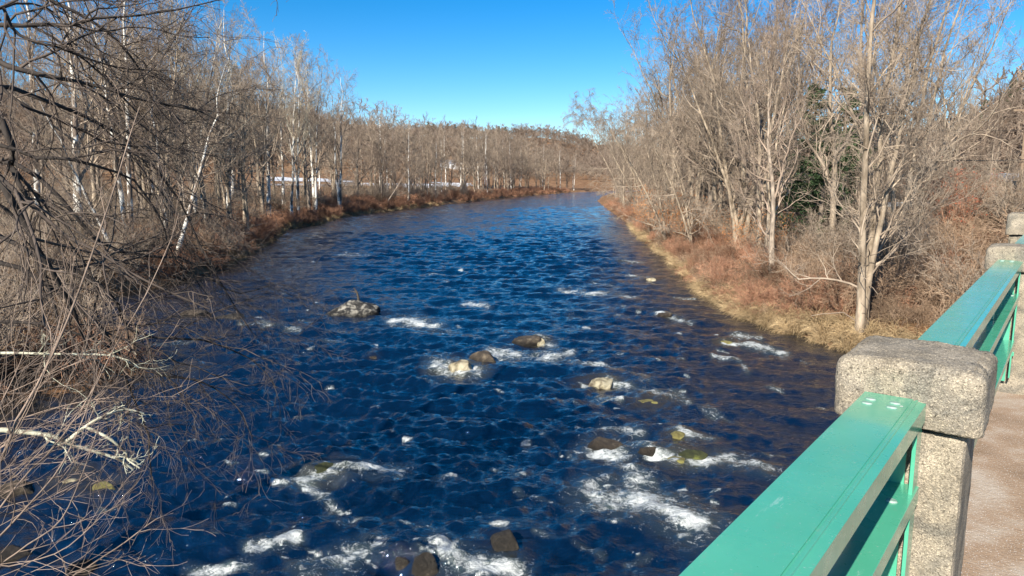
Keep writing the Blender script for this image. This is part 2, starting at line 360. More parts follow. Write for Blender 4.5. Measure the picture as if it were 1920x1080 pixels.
# ------------------------------------------------------------ water
FOAM = [  # pixel polylines on the water plane, half-width px, strength
 ([(738, 606), (775, 602), (815, 613)], 9, 1.1), ([(812, 686), (842, 702), (890, 700)], 13, 1.0), ([(905, 668), (975, 668), (1060, 676), (1130, 688)], 11, .8),
 ([(915, 663), (1000, 672), (1070, 664)], 6, 1.0), ([(1005, 640), (1040, 650)], 6, .9), ([(1140, 716), (1200, 731), (1290, 758)], 8, .85), ([(1102, 750), (1165, 753)], 5, .7), ([(1010, 655), (1100, 668), (1180, 700)], 14, .38),
 ([(1048, 546), (1110, 552), (1190, 558)], 4.5, .95), ([(1110, 533), (1152, 537)], 4, .8), ([(1155, 490), (1205, 493)], 3, .9), ([(1130, 471), (1160, 472)], 2.2, .7), ([(635, 479), (692, 480)], 3, .85), ([(1022, 480), (1056, 481)], 2.5, .7),
 ([(1172, 518), (1214, 521)], 3, .8), ([(795, 516), (832, 517)], 2.6, .7), ([(872, 571), (915, 576)], 5, .95), ([(1068, 594), (1092, 597)], 4, .8), ([(1228, 587), (1268, 598), (1294, 607)], 4.5, .95), ([(1265, 560), (1302, 562)], 3, .8),
 ([(1360, 646), (1402, 650), (1475, 664)], 5, 1.0), ([(1375, 631), (1425, 635)], 5, .9), ([(1338, 672), (1382, 676), (1402, 702)], 4.5, .85), ([(1440, 730), (1470, 740)], 4, .7), ([(1185, 700), (1240, 715)], 6, .4),
 ([(1118, 850), (1158, 858), (1192, 900)], 20, .95), ([(1130, 808), (1205, 818)], 8, .9), ([(1150, 835), (1215, 840)], 10, .8), ([(1225, 858), (1300, 868), (1350, 860), (1440, 882)], 12, 1.0), ([(1275, 818), (1335, 828)], 8, .95),
 ([(1130, 930), (1180, 948), (1240, 965), (1310, 992)], 27, 1.12), ([(1180, 905), (1240, 935)], 18, .75), ([(1100, 900), (1250, 900)], 22, .4), ([(560, 908), (620, 896), (680, 888), (745, 893)], 13, 1.05), ([(575, 915), (625, 950)], 10, .8),
 ([(820, 908), (850, 898)], 8, .9), ([(470, 1038), (560, 1022)], 9, .95), ([(575, 1075), (640, 1058), (705, 1033)], 15, 1.05), ([(635, 1002), (675, 985)], 8, .85), ([(820, 1040), (870, 1062), (965, 1075)], 18, 1.05), ([(840, 1030), (860, 1075)], 16, .7),
 ([(360, 1072), (462, 1066)], 10, 1.0), ([(192, 968), (250, 972)], 8, .85), ([(450, 608), (520, 614), (560, 622)], 7, .7), ([(180, 650), (290, 652), (372, 640)], 6, .75), ([(560, 602), (612, 606)], 4, .7), ([(960, 905), (980, 900)], 6, .8),
 ([(1430, 857), (1470, 861)], 4, .8), ([(1010, 815), (1060, 850), (1080, 870)], 6, .55), ([(965, 925), (1060, 950)], 6, .6), ([(1000, 1010), (1130, 1040)], 8, .6), ([(1180, 1060), (1230, 1040)], 8, .6),
 ([(1050, 674), (1180, 704), (1290, 752), (1390, 805)], 9, .58), ([(1190, 862), (1250, 930), (1320, 988)], 11, .62), ([(640, 893), (720, 925), (800, 955)], 8, .5), ([(1290, 862), (1400, 880), (1450, 900)], 6, .6), ([(890, 700), (960, 715), (1040, 735)], 6, .5), ([(1400, 652), (1480, 668), (1530, 690)], 3.5, .55), ([(790, 610), (850, 625), (900, 640)], 4, .55), ([(885, 800), (912, 797)], 7, .7), ([(600, 640), (660, 645)], 3, .55), ([(1530, 765), (1545, 775)], 4, .8), ([(500, 655), (560, 658)], 3, .5), ([(770, 430), (800, 431)], 2, .5), ([(555, 455), (580, 456)], 2, .6), ([(640, 432), (668, 433)], 1.6, .6)]
ROCKS = [  # px, py(base), width px, height px, material, label
 (665, 597, 116, 36, 'rock_pale', 'large flat topped pale and black boulder with upright driftwood in left mid river'),
 (862, 702, 56, 30, 'rock_cream', 'cream coloured rock tip washed by foam in mid river'),
 (905, 684, 60, 22, 'rock_brown', 'low brown rock just upstream of the cream tipped rock'),
 (988, 648, 66, 20, 'rock_brown', 'flat brown rock at the head of the long foam tongue'),
 (1012, 648, 26, 14, 'rock_cream', 'small pale rock at right end of the flat brown rock'),
 (1128, 726, 52, 19, 'rock_cream', 'yellowish flat rock between two foam streaks right of centre'),
 (1216, 758, 46, 9, 'rock_moss', 'thin yellow rock barely above water below the foam streak'),
 (1245, 598, 32, 13, 'rock_brown', 'small brown rock wrapped in foam near the right bank'),
 (1221, 528, 20, 8, 'rock_cream', 'tiny pale rock off the grassy right bank'),
 (1364, 648, 30, 9, 'rock_moss', 'low mossy rock near the dry grass bank end'),
 (1130, 848, 66, 26, 'rock_brown', 'dark brown wet boulder left of the big lower rapid'),
 (1215, 858, 40, 22, 'rock_brown', 'brown boulder in the middle of the lower rapid'),
 (1272, 828, 36, 18, 'rock_moss', 'yellow green mossy rock at top of the lower rapid'),
 (1296, 862, 52, 20, 'rock_green', 'dark green mossy rock under the yellow green one'),
 (1268, 866, 44, 9, 'rock_moss', 'thin yellow rock edge in front of the dark green one'),
 (602, 896, 62, 24, 'rock_green', 'dark green submerged rock at the left lower foam'),
 (582, 895, 26, 12, 'rock_moss', 'bright yellow rock tip beside the dark green submerged rock'),
 (946, 1048, 76, 52, 'rock_dark', 'round dark boulder at bottom centre'),
 (797, 1078, 66, 40, 'rock_dark', 'rough dark boulder at the bottom edge left of the round one'),
 (752, 1062, 30, 22, 'rock_dark', 'small dark rock just left of the rough dark boulder'),
 (192, 935, 46, 38, 'rock_moss', 'pointed pale rock under the overhanging twigs'),
 (132, 915, 50, 20, 'rock_cream', 'low pale rock beside the pointed rock'),
 (30, 935, 80, 36, 'rock_brown', 'brown boulder at the left edge of the picture, above the corner rock'),
 (20, 1055, 80, 30, 'rock_brown', 'wide brown rock in the bottom left corner'),
 (150, 1075, 60, 26, 'rock_dark', 'small dark rock right of the bottom left corner rock'),
 (700, 672, 20, 5, 'rock_dark', 'sliver of dark rock in calm blue water left of centre'),
 (1290, 738, 22, 6, 'rock_dark', 'sliver of dark rock in the dark water right of centre'),
 (430, 600, 70, 10, 'rock_dark', 'long low dark rock shelf behind the drooping twigs'),
 (370, 598, 50, 22, 'rock_brown', 'brown boulder near left bank behind the drooping twigs')]
def build_water():
    t = np.linspace(-1.0, 1.0, 860); 
    ys = [4.5]
    while ys[-1] < 640: ys.append(ys[-1] + max(.075, ys[-1] * .0046))
    ys = np.array(ys); T, Y = np.meshgrid(t, ys, indexing='ij')
    X = T * (Y + 3) ; 
    # large-scale flow structure and choppy waves: energy grows in the rapids nearer than 60 m
    dist = np.hypot(X, Y); res = dist * .0030
    e = .85 + .22 * sm((62 - Y) / 40); e *= .55 + .45 * sm(.5 + .8 * vnoise(X, Y, 21, 2, .12)); e = e * (1 - .45 * sm((X - 8) / 6) * sm((Y - 18) / 8))
    Z = np.zeros_like(X); r = np.random.default_rng(5)
    for lam, amp in ((3.6, .06), (2.6, .065), (1.9, .06), (1.35, .055), (.95, .042), (.65, .030), (.45, .020), (.3, .013), (.2, .007)):
        fade = sm((lam / (3.2 * np.maximum(res, .06))) - .6)
        fade = fade * (1 - .25 * sm((42 - Y) / 22) if lam > 1.2 else 1 + .1 * sm((40 - Y) / 22) if lam < .8 else 1 - .2 * sm((40 - Y) / 22))
        for k in range(7):
            a = R(86) + r.normal(0, .36); g = 2 * math.pi / (lam * r.uniform(.8, 1.25)); p = r.uniform(0, 6.28, 3)
            u = X * math.cos(a) + Y * math.sin(a); w = -X * math.sin(a) + Y * math.cos(a)
            ph = u * g + p[0] + 1.5 * np.sin(w * g * .37 + p[1]) + .8 * np.sin(u * g * .23 + w * g * .19 + p[2])
            sn = np.sin(ph); Z += amp / 2.3 * (1 - 2 * np.sqrt(np.abs(.5 - .5 * sn) + .02)) * -1 * fade * (.35 + .65 * np.abs(np.sin(w * g * .21 + p[2]))) if k % 2 else amp / 2.3 * sn * fade
    Z *= e
    PX, PY = proj(X, Y, 0)
    F = np.zeros_like(X)
    for pl, w, s in FOAM:
        w = w * 1.05; A = np.array(pl, float)
        x0, x1 = A[:, 0].min() - 7 * w, A[:, 0].max() + 7 * w; y0, y1 = A[:, 1].min() - 5 * w, A[:, 1].max() + 5 * w
        k = (PX > x0) & (PX < x1) & (PY > y0) & (PY < y1)
        if not k.any(): continue
        B = A * [.62, 1.]
        d = seg_dist(PX[k] * .62, PY[k], B)
        d = d + w * .35 * vnoise(X[k], Y[k], int(A[0, 0]), 2, 2.2)
        hal = .43 * s * (1 - sm(np.maximum(d - w * .6, 0) / (w * 3.2)))
        F[k] = np.maximum(F[k], np.maximum(s * (1 - sm(d / (w * 1.75))) * (.78 + .3 * vnoise(X[k], Y[k], int(A[0, 1]), 3, 4.0)), hal))
    rs = np.random.default_rng(90)
    for _ in range(150):   # many small riffles breaking over hidden stones
        py = 430 + 640 * rs.uniform() ** .8; px = rs.uniform(np.interp(py, [430, 600, 1080], [640, 480, 380]), np.interp(py, [430, 600, 1080], [1160, 1400, 1330])); w = rs.uniform(.9, 2.6) * (.5 + (py - 400) / 420); L = w * rs.uniform(2, 6)
        x0, x1, y0, y1 = px - L * 1.5 - 4, px + L * 1.5 + 4, py - 5 * w, py + 5 * w; k = (PX > x0) & (PX < x1) & (PY > y0) & (PY < y1)
        if not k.any(): continue
        dy = rs.uniform(-.15, .35); d = np.hypot(np.maximum(np.abs(PX[k] - px) - L * .5, 0) * .5, PY[k] - py - dy * (PX[k] - px)) + w * .4 * vnoise(X[k], Y[k], _, 2, 4)
        F[k] = np.maximum(F[k], rs.uniform(.55, .95) * (1 - sm(d / (w * 1.6))))
    # sparse whitecaps on crests
    cap = sm((Z - .20) / .10) * sm((vnoise(X, Y, 77, 3, .45) - .35) / .4) * .62 * sm((70 - Y) / 30)
    F = np.maximum(F, cap)
    Z += F * .035 * (.6 + 1.5 * vnoise(X, Y, 31, 4, 5.0)) * sm((45 - Y) / 25)
    S = np.zeros_like(X)
    for px, py, w, h, m, _ in ROCKS:
        c = P(px, py - h * .3); rad = w / FPX * c[1] * .5 * (2.1 if m in ('rock_moss', 'rock_cream', 'rock_green') else 1.5)
        d = np.hypot((X - c[0]) / rad, (Y - c[1]) / rad)
        S = np.maximum(S, (1 - sm((d - .4) / 1.2)) * (.9 if m in ('rock_moss', 'rock_cream', 'rock_green') else .25)); Z += .10 * np.exp(-((X - c[0]) / rad) ** 2 - ((Y - c[1] - .9 * rad) / (.8 * rad)) ** 2) - .07 * np.exp(-((X - c[0]) / rad) ** 2 - ((Y - c[1] + 1.2 * rad) / rad) ** 2)
    sd = seg_dist(X, Y, POLY, True); S = np.maximum(S, .75 * (1 - sm(sd / 3.0)))
    S = np.clip(S, 0, 1) * .9
    keep = inside(X, Y, POLY) | (sd < 1.5)
    v = np.stack([X, Y, Z], -1).reshape(-1, 3); n, m_ = X.shape
    i = np.arange(n - 1)[:, None]; j = np.arange(m_ - 1)[None]
    f = np.stack([i * m_ + j, (i + 1) * m_ + j, (i + 1) * m_ + j + 1, i * m_ + j + 1], -1)
    kf = keep[:-1, :-1] | keep[1:, 1:]; f = f[kf]
    used = np.zeros(len(v), bool); used[f.ravel()] = True; remap = np.cumsum(used) - 1
    me = np_mesh('river', v[used], remap[f])
    for nm, arr in (('foam', F), ('shallow', S)):
        a = me.attributes.new(nm, 'FLOAT', 'POINT'); a.data.foreach_set('value', arr.reshape(-1)[used].astype(np.float32))
    o = link('river', me, M['water'], smooth=True); tag(o, kind='structure')
    print('water verts', used.sum())
    # calm remainder under and behind the bridge
    q = MB(); q.add([(-14, -60, -.02), (34, -60, -.02), (34, 4.6, -.02), (-14, 4.6, -.02)], [(0, 1, 2, 3)])
    o = link('river_under_bridge', q.mesh('w2'), M['water']); tag(o, kind='structure')
build_water()

# ------------------------------------------------------------ rocks
def build_rock(i, px, py, w, h, m, label):
    base = P(px, py - h * .25); W = w / FPX * base[1]; hh = max(h / FPX * base[1] * 1.0, .08)
    import bmesh
    bm = bmesh.new(); bmesh.ops.create_icosphere(bm, subdivisions=5 if w > 40 else 4, radius=1)
    v = np.array([q.co[:] for q in bm.verts]); r = np.random.default_rng(100 + i)
    # facet the ball with random cutting planes, then roughen it
    for _ in range(26):
        nrm = r.normal(size=3); nrm /= np.linalg.norm(nrm); dd = r.uniform(.5, .88)
        t = v @ nrm; k = t > dd; v[k] -= np.outer((t[k] - dd) * .8, nrm)
    nn = vnoise(v[:, 0] * 2 + i, v[:, 1] * 2 + v[:, 2] * 1.7, i, 3, 1.6); v *= (1 + .05 * nn + .025 * vnoise(v[:, 0] * 5 - v[:, 2] * 4, v[:, 1] * 5 + v[:, 2] * 3, i + 50, 4, 2.0))[:, None]
    v[:, 0] *= W / 2 * 1.3; v[:, 1] *= W / 2 * .95; v[:, 2] *= hh * .95
    v[:, 2] += .02 * hh
    a = r.uniform(-.35, .35); c, s = math.cos(a), math.sin(a); v[:, :2] = v[:, :2] @ np.array([[c, s], [-s, c]])
    for q, co in zip(bm.verts, v): q.co = co
    me = bpy.data.meshes.new('rock'); bm.to_mesh(me); bm.free()
    o = link('river_boulder', me, M[m], smooth=True); o.location = (base[0], base[1], 0)
    tag(o, label, 'rock', 'rocks standing in the river')
for i, rk in enumerate(ROCKS): build_rock(i, *rk)
# driftwood snag on the big boulder
b0 = P(668, 583); dv = empty('driftwood_snag', (b0[0] + .1, b0[1], .3), 'short dark driftwood stump standing up on the pale and black boulder', 'driftwood')
q = MB(); pts = [(0, 0, 0), (.04, 0, .35), (-.02, 0, .7), (-.2, 0, .95)]
for a, b_, r0, r1 in zip(pts[:-1], pts[1:], (.08, .07, .05), (.07, .05, .02)): q.cyl(a, b_, r0, r1, 8)
link('stump', q.mesh('stump'), M['drift'], dv)
q = MB(); q.cyl((-.02, 0, .68), (-.4, .1, .78), .03, .012, 6); link('branch', q.mesh('br'), M['drift'], dv)

# ------------------------------------------------------------ branching trees (vectorised)
def resample(pl, K):
    pl = np.array(pl, float); n = len(pl)
    # Catmull-Rom
    e = np.vstack([2 * pl[0] - pl[1], pl, 2 * pl[-1] - pl[-2]]); t = np.linspace(0, n - 1 - 1e-6, K); i = t.astype(int); u = (t - i)[:, None]
    p0, p1, p2, p3 = e[i], e[i + 1], e[i + 2], e[i + 3]
    return .5 * (2 * p1 + (p2 - p0) * u + (2 * p0 - 5 * p1 + 4 * p2 - p3) * u ** 2 + (3 * p1 - p0 - 3 * p2 + p3) * u ** 3)
def grow(r, pts, rad, n, t0, t1, L, ang, K, trop, wig, rr=.62, rmin=.004, lenfall=.55, tip=.25, side=None, Labs=None):
    Np, Kp, _ = pts.shape
    idx = np.repeat(np.arange(Np), n); m = len(idx)
    t = t0 + (t1 - t0) * (np.tile(np.arange(n), Np) + r.uniform(0, 1, m)) / n
    ft = t * (Kp - 1); i0 = np.minimum(ft.astype(int), Kp - 2); u = (ft - i0)[:, None]
    p = pts[idx, i0] * (1 - u) + pts[idx, i0 + 1] * u; tan = pts[idx, i0 + 1] - pts[idx, i0]
    tan /= np.linalg.norm(tan, axis=1, keepdims=True) + 1e-9
    pr = rad[idx, i0] * (1 - u[:, 0]) + rad[idx, i0 + 1] * u[:, 0]
    plen = np.linalg.norm(np.diff(pts, axis=1), axis=2).sum(1)[idx]
    rv = r.normal(size=(m, 3)); perp = rv - (rv * tan).sum(1, keepdims=True) * tan; perp /= np.linalg.norm(perp, axis=1, keepdims=True)
    if side is not None: perp[:, 2] *= side; perp /= np.linalg.norm(perp, axis=1, keepdims=True)
    a = r.uniform(ang[0], ang[1], m)[:, None]
    d = np.cos(a) * tan + np.sin(a) * perp
    ln = (plen * L if Labs is None else np.full(m, Labs)) * (1 - lenfall * (t - t0) / max(t1 - t0, 1e-6)) * r.uniform(.65, 1.25, m)
    out = np.empty((m, K, 3)); out[:, 0] = p; st = (ln / (K - 1))[:, None]
    T = trop if hasattr(trop, '__len__') else (0, 0, trop)
    for k in range(1, K):
        d = d + r.normal(size=(m, 3)) * wig + np.array(T) / (K - 1) * 2
        d /= np.linalg.norm(d, axis=1, keepdims=True); out[:, k] = out[:, k - 1] + d * st
    r0 = np.maximum(pr * rr * r.uniform(.7, 1.15, m), rmin)
    rad2 = np.maximum(r0[:, None] * np.linspace(1, tip, K)[None], rmin * .7)
    return out, rad2
def tubes(pts, rad, S=3):
    Nn, K, _ = pts.shape
    tan = np.gradient(pts, axis=1); tan /= np.linalg.norm(tan, axis=2, keepdims=True) + 1e-9
    ref = np.where(np.abs(tan[:, :1, 2:]) < .8, np.array([0, 0, 1.]), np.array([1., 0, 0])); ref = np.broadcast_to(ref, tan.shape)
    u = np.cross(tan, ref); u /= np.linalg.norm(u, axis=2, keepdims=True) + 1e-9; w = np.cross(tan, u)
    an = np.arange(S) * 2 * math.pi / S
    v = pts[:, :, None] + rad[:, :, None, None] * (np.cos(an)[None, None, :, None] * u[:, :, None] + np.sin(an)[None, None, :, None] * w[:, :, None])
    b = (np.arange(Nn) * K * S)[:, None, None]; k = (np.arange(K - 1) * S)[None, :, None]; s = np.arange(S)[None, None]; s2 = (s + 1) % S
    f = np.stack([b + k + s, b + k + s2, b + k + S + s2, b + k + S + s], -1).reshape(-1, 4)
    return v.reshape(-1, 3), f
def tube_mesh(name, parts):
    vs_, fs_, n = [], [], 0
    for pts, rad, S in parts:
        v, f = tubes(pts, rad, S); vs_.append(v); fs_.append(f + n); n += len(v)
    return np_mesh(name, np.vstack(vs_), np.vstack(fs_))
def stem_path(r, base, hgt, lean, K=14, wob=.02):
    t = np.linspace(0, 1, K); x = lean[0] * t ** 1.3 * hgt; y = lean[1] * t ** 1.3 * hgt
    w = np.cumsum(r.normal(0, wob * hgt / K * 3, (K, 2)), 0); w -= w[0]
    return np.stack([base[0] + x + w[:, 0] * t, base[1] + y + w[:, 1] * t, base[2] + t * hgt], -1)
def make_tree(seed, hgt, stems, r0, dens=(12, 9, 7, 5), spread=1.0, fine=.009, t_low=.25, droop=0.0, limbL=.42, wob=.045, trunkS=9, lr=.5):
    """stems: list of (leanx, leany, scale). Returns trunk mesh, crown mesh"""
    r = np.random.default_rng(seed); K = 14
    P0 = []; R0 = []
    for (lx, ly, sc) in stems:
        P0.append(stem_path(r, (r.normal(0, .25) * (len(stems) > 1), r.normal(0, .25) * (len(stems) > 1), -.4), hgt * sc, (lx, ly), K, wob))
        tt = np.linspace(0, 1, K); R0.append(np.maximum(r0 * sc * (1 - tt) ** .8 * (1 + .5 * np.exp(-tt * 14)), .015))
    P0 = np.array(P0); R0 = np.array(R0)
    p1, q1 = grow(r, P0, R0, dens[0], t_low, .97, limbL, (.45 * spread, 1.1 * spread), 10, .36 - droop, .19, lr * 1.2, fine * 2.2, .6, .22)
    p1b, q1b = grow(r, P0, R0, 3, .04, .22, .12, (.9, 1.4), 6, -.2, .2, .2, fine * 1.5)
    p2, q2 = grow(r, p1, q1, dens[1], .12, 1, .48, (.4, 1.0), 6, .24 - droop, .22, .68, fine * 1.5, .5, .3)
    p3, q3 = grow(r, p2, q2, dens[2], .1, 1, .52, (.4, 1.0), 4, .14 - droop, .26, .62, fine * 1.1, .4, .4)
    p4, q4 = grow(r, p3, q3, dens[3], .1, 1, .6, (.4, 1.0), 3, .1 - droop, .25, .7, fine, .3, .5)
    trunk = tube_mesh('trunk', [(P0, R0, trunkS)])
    crown = tube_mesh('crown', [(p1, q1, 5), (p1b, q1b, 3), (p2, q2, 4), (p3, q3, 3), (p4, q4, 3)])
    trunk.polygons.foreach_set('use_smooth', [True] * len(trunk.polygons))
    return trunk, crown, (p3, p4)
TY = {}
def typ(key, bark_, twig_, *a, **k):
    t, c, tips = make_tree(*a, **k); t.materials.append(M[bark_]); c.materials.append(M[twig_]); TY[key] = (t, c, tips)
typ('syc1', 'bark_white', 'twig_tan', 1, 23, [(.05, .02, 1)], .26, (14, 8, 6, 4), spread=.8)
typ('syc2', 'bark_white', 'twig_tan', 2, 22, [(-.10, .03, 1), (.10, -.03, .93)], .21, (10, 8, 5, 4), spread=.75)
typ('syc3', 'bark_white', 'twig_pale', 3, 22, [(-.12, 0, 1), (.03, .05, .96), (.14, 0, .9)], .18, (8, 7, 5, 4), spread=.7)
typ('tan1', 'bark_tan', 'twig_tan', 4, 21, [(.04, 0, 1)], .24, (14, 8, 6, 4), t_low=.2)
typ('tan2', 'bark_tan', 'twig_tan', 5, 22, [(-.12, 0, 1), (.12, .04, .95)], .22, (11, 8, 5, 4))
typ('grey1', 'bark_grey', 'twig_grey', 6, 20, [(0, 0, 1)], .25, (14, 8, 6, 4), t_low=.18)
typ('grey2', 'bark_grey', 'twig_grey', 7, 21, [(.08, 0, 1)], .2, (14, 7, 6, 4), spread=.8)
typ('fan', 'bark_tan', 'twig_tan', 8, 23, [(-.34, 0, .95), (-.16, .05, 1), (0, -.05, 1.05), (.15, .03, 1), (.32, 0, .9)], .2, (9, 7, 5, 4), spread=.75, t_low=.22)
typ('far1', 'bark_tan', 'twig_tan', 9, 19, [(0, 0, 1)], .2, (12, 7, 5, 3), fine=.02, t_low=.12, trunkS=6)
typ('far2', 'bark_grey', 'twig_grey', 10, 19, [(-.06, 0, 1), (.08, 0, .9)], .18, (9, 6, 5, 3), fine=.02, t_low=.12, trunkS=6)
typ('far3', 'bark_white', 'twig_tan', 12, 19, [(.05, 0, 1)], .2, (12, 7, 4, 3), fine=.02, trunkS=6)
typ('hill', 'bark_grey', 'twig_grey', 13, 14, [(0, 0, 1)], .18, (9, 5, 4, 2), fine=.05, t_low=.12, trunkS=4)
BASEH = dict(syc1=23, syc2=22, syc3=22, tan1=21, tan2=22, grey1=20, grey2=21, fan=23, far1=19, far2=19, far3=19, hill=14)
ntree = 0
LOOK = dict(syc1='white barked single trunked tree', syc2='white barked twin trunked tree', syc3='white barked triple trunked tree', tan1='tan single trunked tree', tan2='tan twin trunked tree', grey1='grey brown bushy crowned tree', grey2='grey brown slender crowned tree',
            far1='tan straight trunked tree', far2='grey brown twin trunked tree', far3='pale trunked tree')
def along(y, cuts):
    for c, t in cuts:
        if y < c: return t
    return cuts[-1][1]
def place_tree(key, x, y, h, label, group=None, name='bare_tree', lean=(0, 0), rz=None, z=None):
    global ntree
    ntree += 1
    z = g1(x, y) if z is None else z
    e = empty(name, (x, y, z), label, 'tree', group, rz if rz is not None else random.uniform(0, 6.28))
    e.scale = (h / BASEH[key],) * 3
    if lean != (0, 0):
        e.rotation_euler = (-lean[1], lean[0], e.rotation_euler[2])
    t, c, _ = TY[key]; link('trunk', t, parent=e); link('crown', c, parent=e)
    return e
def at(px, D): return (px - 960) / FPX * D
# --- hero trees, right bank
def hero_h(px, topy, D): return 7 + (HY - topy) / FPX * D
t, c, tp = make_tree(40, 21, [(-.03, 0, 1), (.05, .0, .97), (.12, .03, .85)], .165, (19, 9, 7, 4), spread=.75, fine=.006, t_low=.10, limbL=.30, wob=.045, lr=.36)
t.materials.append(M['bark_tan']); c.materials.append(M['twig_tan']); TY['heroR'] = (t, c, tp); BASEH['heroR'] = 21
place_tree('heroR', 14.9, 29.9, 21, 'tall triple stemmed bare tree at the water edge nearest the bridge on the right', rz=0)
typ('heroF', 'bark_tan', 'twig_tan', 44, 24, [(-.42, .0, .84), (-.26, .04, .95), (-.10, -.02, 1), (.03, .05, 1.02), (.2, 0, 1), (.36, .02, .85)], .2, (11, 8, 6, 4), spread=.8, fine=.008, t_low=.12, limbL=.36)
BASEH['heroF'] = 24
place_tree('heroF', at(1385, 60), 60, 24, 'spreading multi stemmed bare tree rising from the red brush of the right bank', rz=0)
typ('leanL', 'bark_tan', 'twig_tan', 45, 15, [(-.5, 0, 1), (-.2, .1, .95)], .14, (14, 8, 7, 5), spread=1.1, fine=.008, t_low=.1, droop=.35, limbL=.4)
BASEH['leanL'] = 15
place_tree('leanL', at(1252, 72), 72, 14, 'pale limbed tree leaning left out over the river from the right bank', rz=0)
place_tree('leanL', at(1200, 122), 122, 19, 'leaning tree with limbs over the water, second upstream on the right bank', rz=-.2)
place_tree('leanL', at(1172, 150), 150, 20, 'leaning tree farthest upstream at the left tip of the right bank trees', rz=.1)
place_tree('heroF', at(1262, 96), 96, 20, 'wide multi stemmed tree upstream, just right of the leaning ones', rz=.2)
place_tree('leanL', at(1300, 62), 62, 12, 'low spreading pale limbed tree over the orange leaved beeches', rz=.5)
place_tree('leanL', at(1215, 110), 108, 15, 'small leaning tree farther upstream on the right bank, behind the pale limbed one', rz=.3)
for px, D, top, key, lab in [(1420, 52, 20, 'tan2', 'twin stemmed tan tree just right of the spreading multi stemmed tree'), (1330, 75, 40, 'grey1', 'dark grey bare tree behind the orange leaved thicket of the right bank'),
        (1300, 92, 60, 'fan', 'broad fan shaped bare tree upstream of the spreading one on right bank'), (1470, 60, 0, 'grey2', 'slim grey tree between the spreading tree and the pines'),
        (1560, 45, -10, 'tan1', 'straight tan tree left of the triple stemmed tree by the bridge'), (1690, 40, 0, 'fan', 'fan shaped bare tree right of the triple stemmed tree by the bridge'), (1245, 118, 100, 'tan2', 'tan tree at upstream end of the tall right bank row'),
        (1205, 150, 190, 'grey1', 'grey tree at the left tip of the right bank row'), (1760, 52, 185, 'tan2', 'bare tree beside the road behind the second railing panel'), (1600, 62, 30, 'grey1', 'grey bare tree in front of the road bank right of the pines'),
        (1850, 60, 215, 'grey2', 'slim bare tree near the utility pole')]:
    h = hero_h(px, top, D); place_tree(key, at(px, D), D, h, lab, rz=random.choice((0, math.pi)) + random.uniform(-.3, .3))
# --- right bank grove
n = 0
while n < 44:
    y = random.uniform(34, 260) if n > 22 else random.uniform(38, 110); i = np.interp(y, RB[:, 1], RB[:, 0]); x = i + random.uniform(2.5, 26)
    px = 960 + FPX * x / y
    if px > 1950 or px < 1120 or (1475 < px < 1625 and y < 75): continue
    lim = np.interp(px, [1110, 1180, 1230, 1300, 1500, 1600, 1700, 1780, 1950], [265, 160, 60, 10, 20, 20, 100, 190, 215])
    h = min(hero_h(px, lim, y) * random.uniform(.75, 1.0), 25)
    if h < 7: h = 7
    near = y < 95
    k_ = random.choice(['tan1', 'tan2', 'grey1', 'grey2', 'tan1'] if near else ['far1', 'far2', 'far1', 'tan1']); place_tree(k_, x, y, h, LOOK[k_] + ' in right bank grove, ' + along(y, [(55, 'nearest the bridge and road'), (75, 'beside the spreading tree'), (110, 'in its middle stretch'), (170, 'toward its upstream end'), (999, 'at its far upstream tip')]), 'bare trees crowding the right bank grove'); n += 1
# --- left bank, hand placed white sycamores and leaning trunks
for px, D, top, key, lab in [(505, 88, 75, 'syc1', 'tall white barked tree at left end of the white trunk row'), (560, 96, 70, 'syc3', 'triple stemmed white barked tree in the middle of the row'), (592, 100, 120, 'syc2', 'twin stemmed white barked tree right of the triple stemmed one'),
        (640, 108, 110, 'syc2', 'last white barked twin tree before the row drops to lower trees'), (150, 48, -60, 'syc1', 'big white barked tree seen through the near branches at far left'), (245, 54, -40, 'syc2', 'pale twin trunk behind the overhanging branches left of centre bank'),
        (75, 55, -50, 'syc1', 'white trunk nearest the left picture edge'), (430, 78, 50, 'syc1', 'white barked tree left of the row where the bank brush begins'), (375, 70, 10, 'syc3', 'pale multi stemmed tree behind the drooping twig ends')]:
    while px > 300 and at(px, D) > np.interp(D, LB[6:, 1], LB[6:, 0]) - 2.5 and D > 40: D += 1.0 if px > 470 else -1.0
    while px <= 300 and at(px, D) > np.interp(D, LB[6:, 1], LB[6:, 0]) - 2.5 and D > 30: D += 1.0
    place_tree(key, at(px, D), D, min(hero_h(px, top, D), 26), lab, name='sycamore_tree')
ls = place_tree('syc1', at(318, 50), 50, 15, 'white trunk leaning right over the brush of the left bank', name='sycamore_tree', lean=(.28, 0), rz=0)
ls = place_tree('syc1', at(225, 47), 47, 12, 'thin white trunk leaning left low in the left bank brush', name='sycamore_tree', lean=(-.38, 0), rz=1)
# fallen leaning tree at the far left bank water edge
place_tree('grey1', at(722, 160), 160, 13, 'dark tree leaning out from the far left bank over washed up roots', name='leaning_tree', lean=(.65, -.2), rz=1)
n = 0
while n < 42:
    y = random.uniform(36, 130); i = np.interp(y, LB[5:, 1], LB[5:, 0]); x = i - random.uniform(2, 30) - (4 if y < 50 else 0); px = 960 + FPX * x / y
    if px < -80 or px > 690: continue
    lim = np.interp(px, [0, 300, 450, 520, 560, 600, 650, 690], [20, 30, 80, 110, 90, 100, 130, 200])
    h = min(hero_h(px, lim, y) * random.uniform(.72, 1), 25)
    k_ = random.choice(['tan1', 'grey1', 'grey2', 'syc1', 'tan2', 'grey2']); place_tree(k_, x, y, h, LOOK[k_] + ' in tall left bank grove, ' + along(y, [(60, 'behind the overhanging branches'), (90, 'left of the white trunk row'), (999, 'around the white trunk row')]), 'bare trees in the tall left bank grove'); n += 1
n = 0
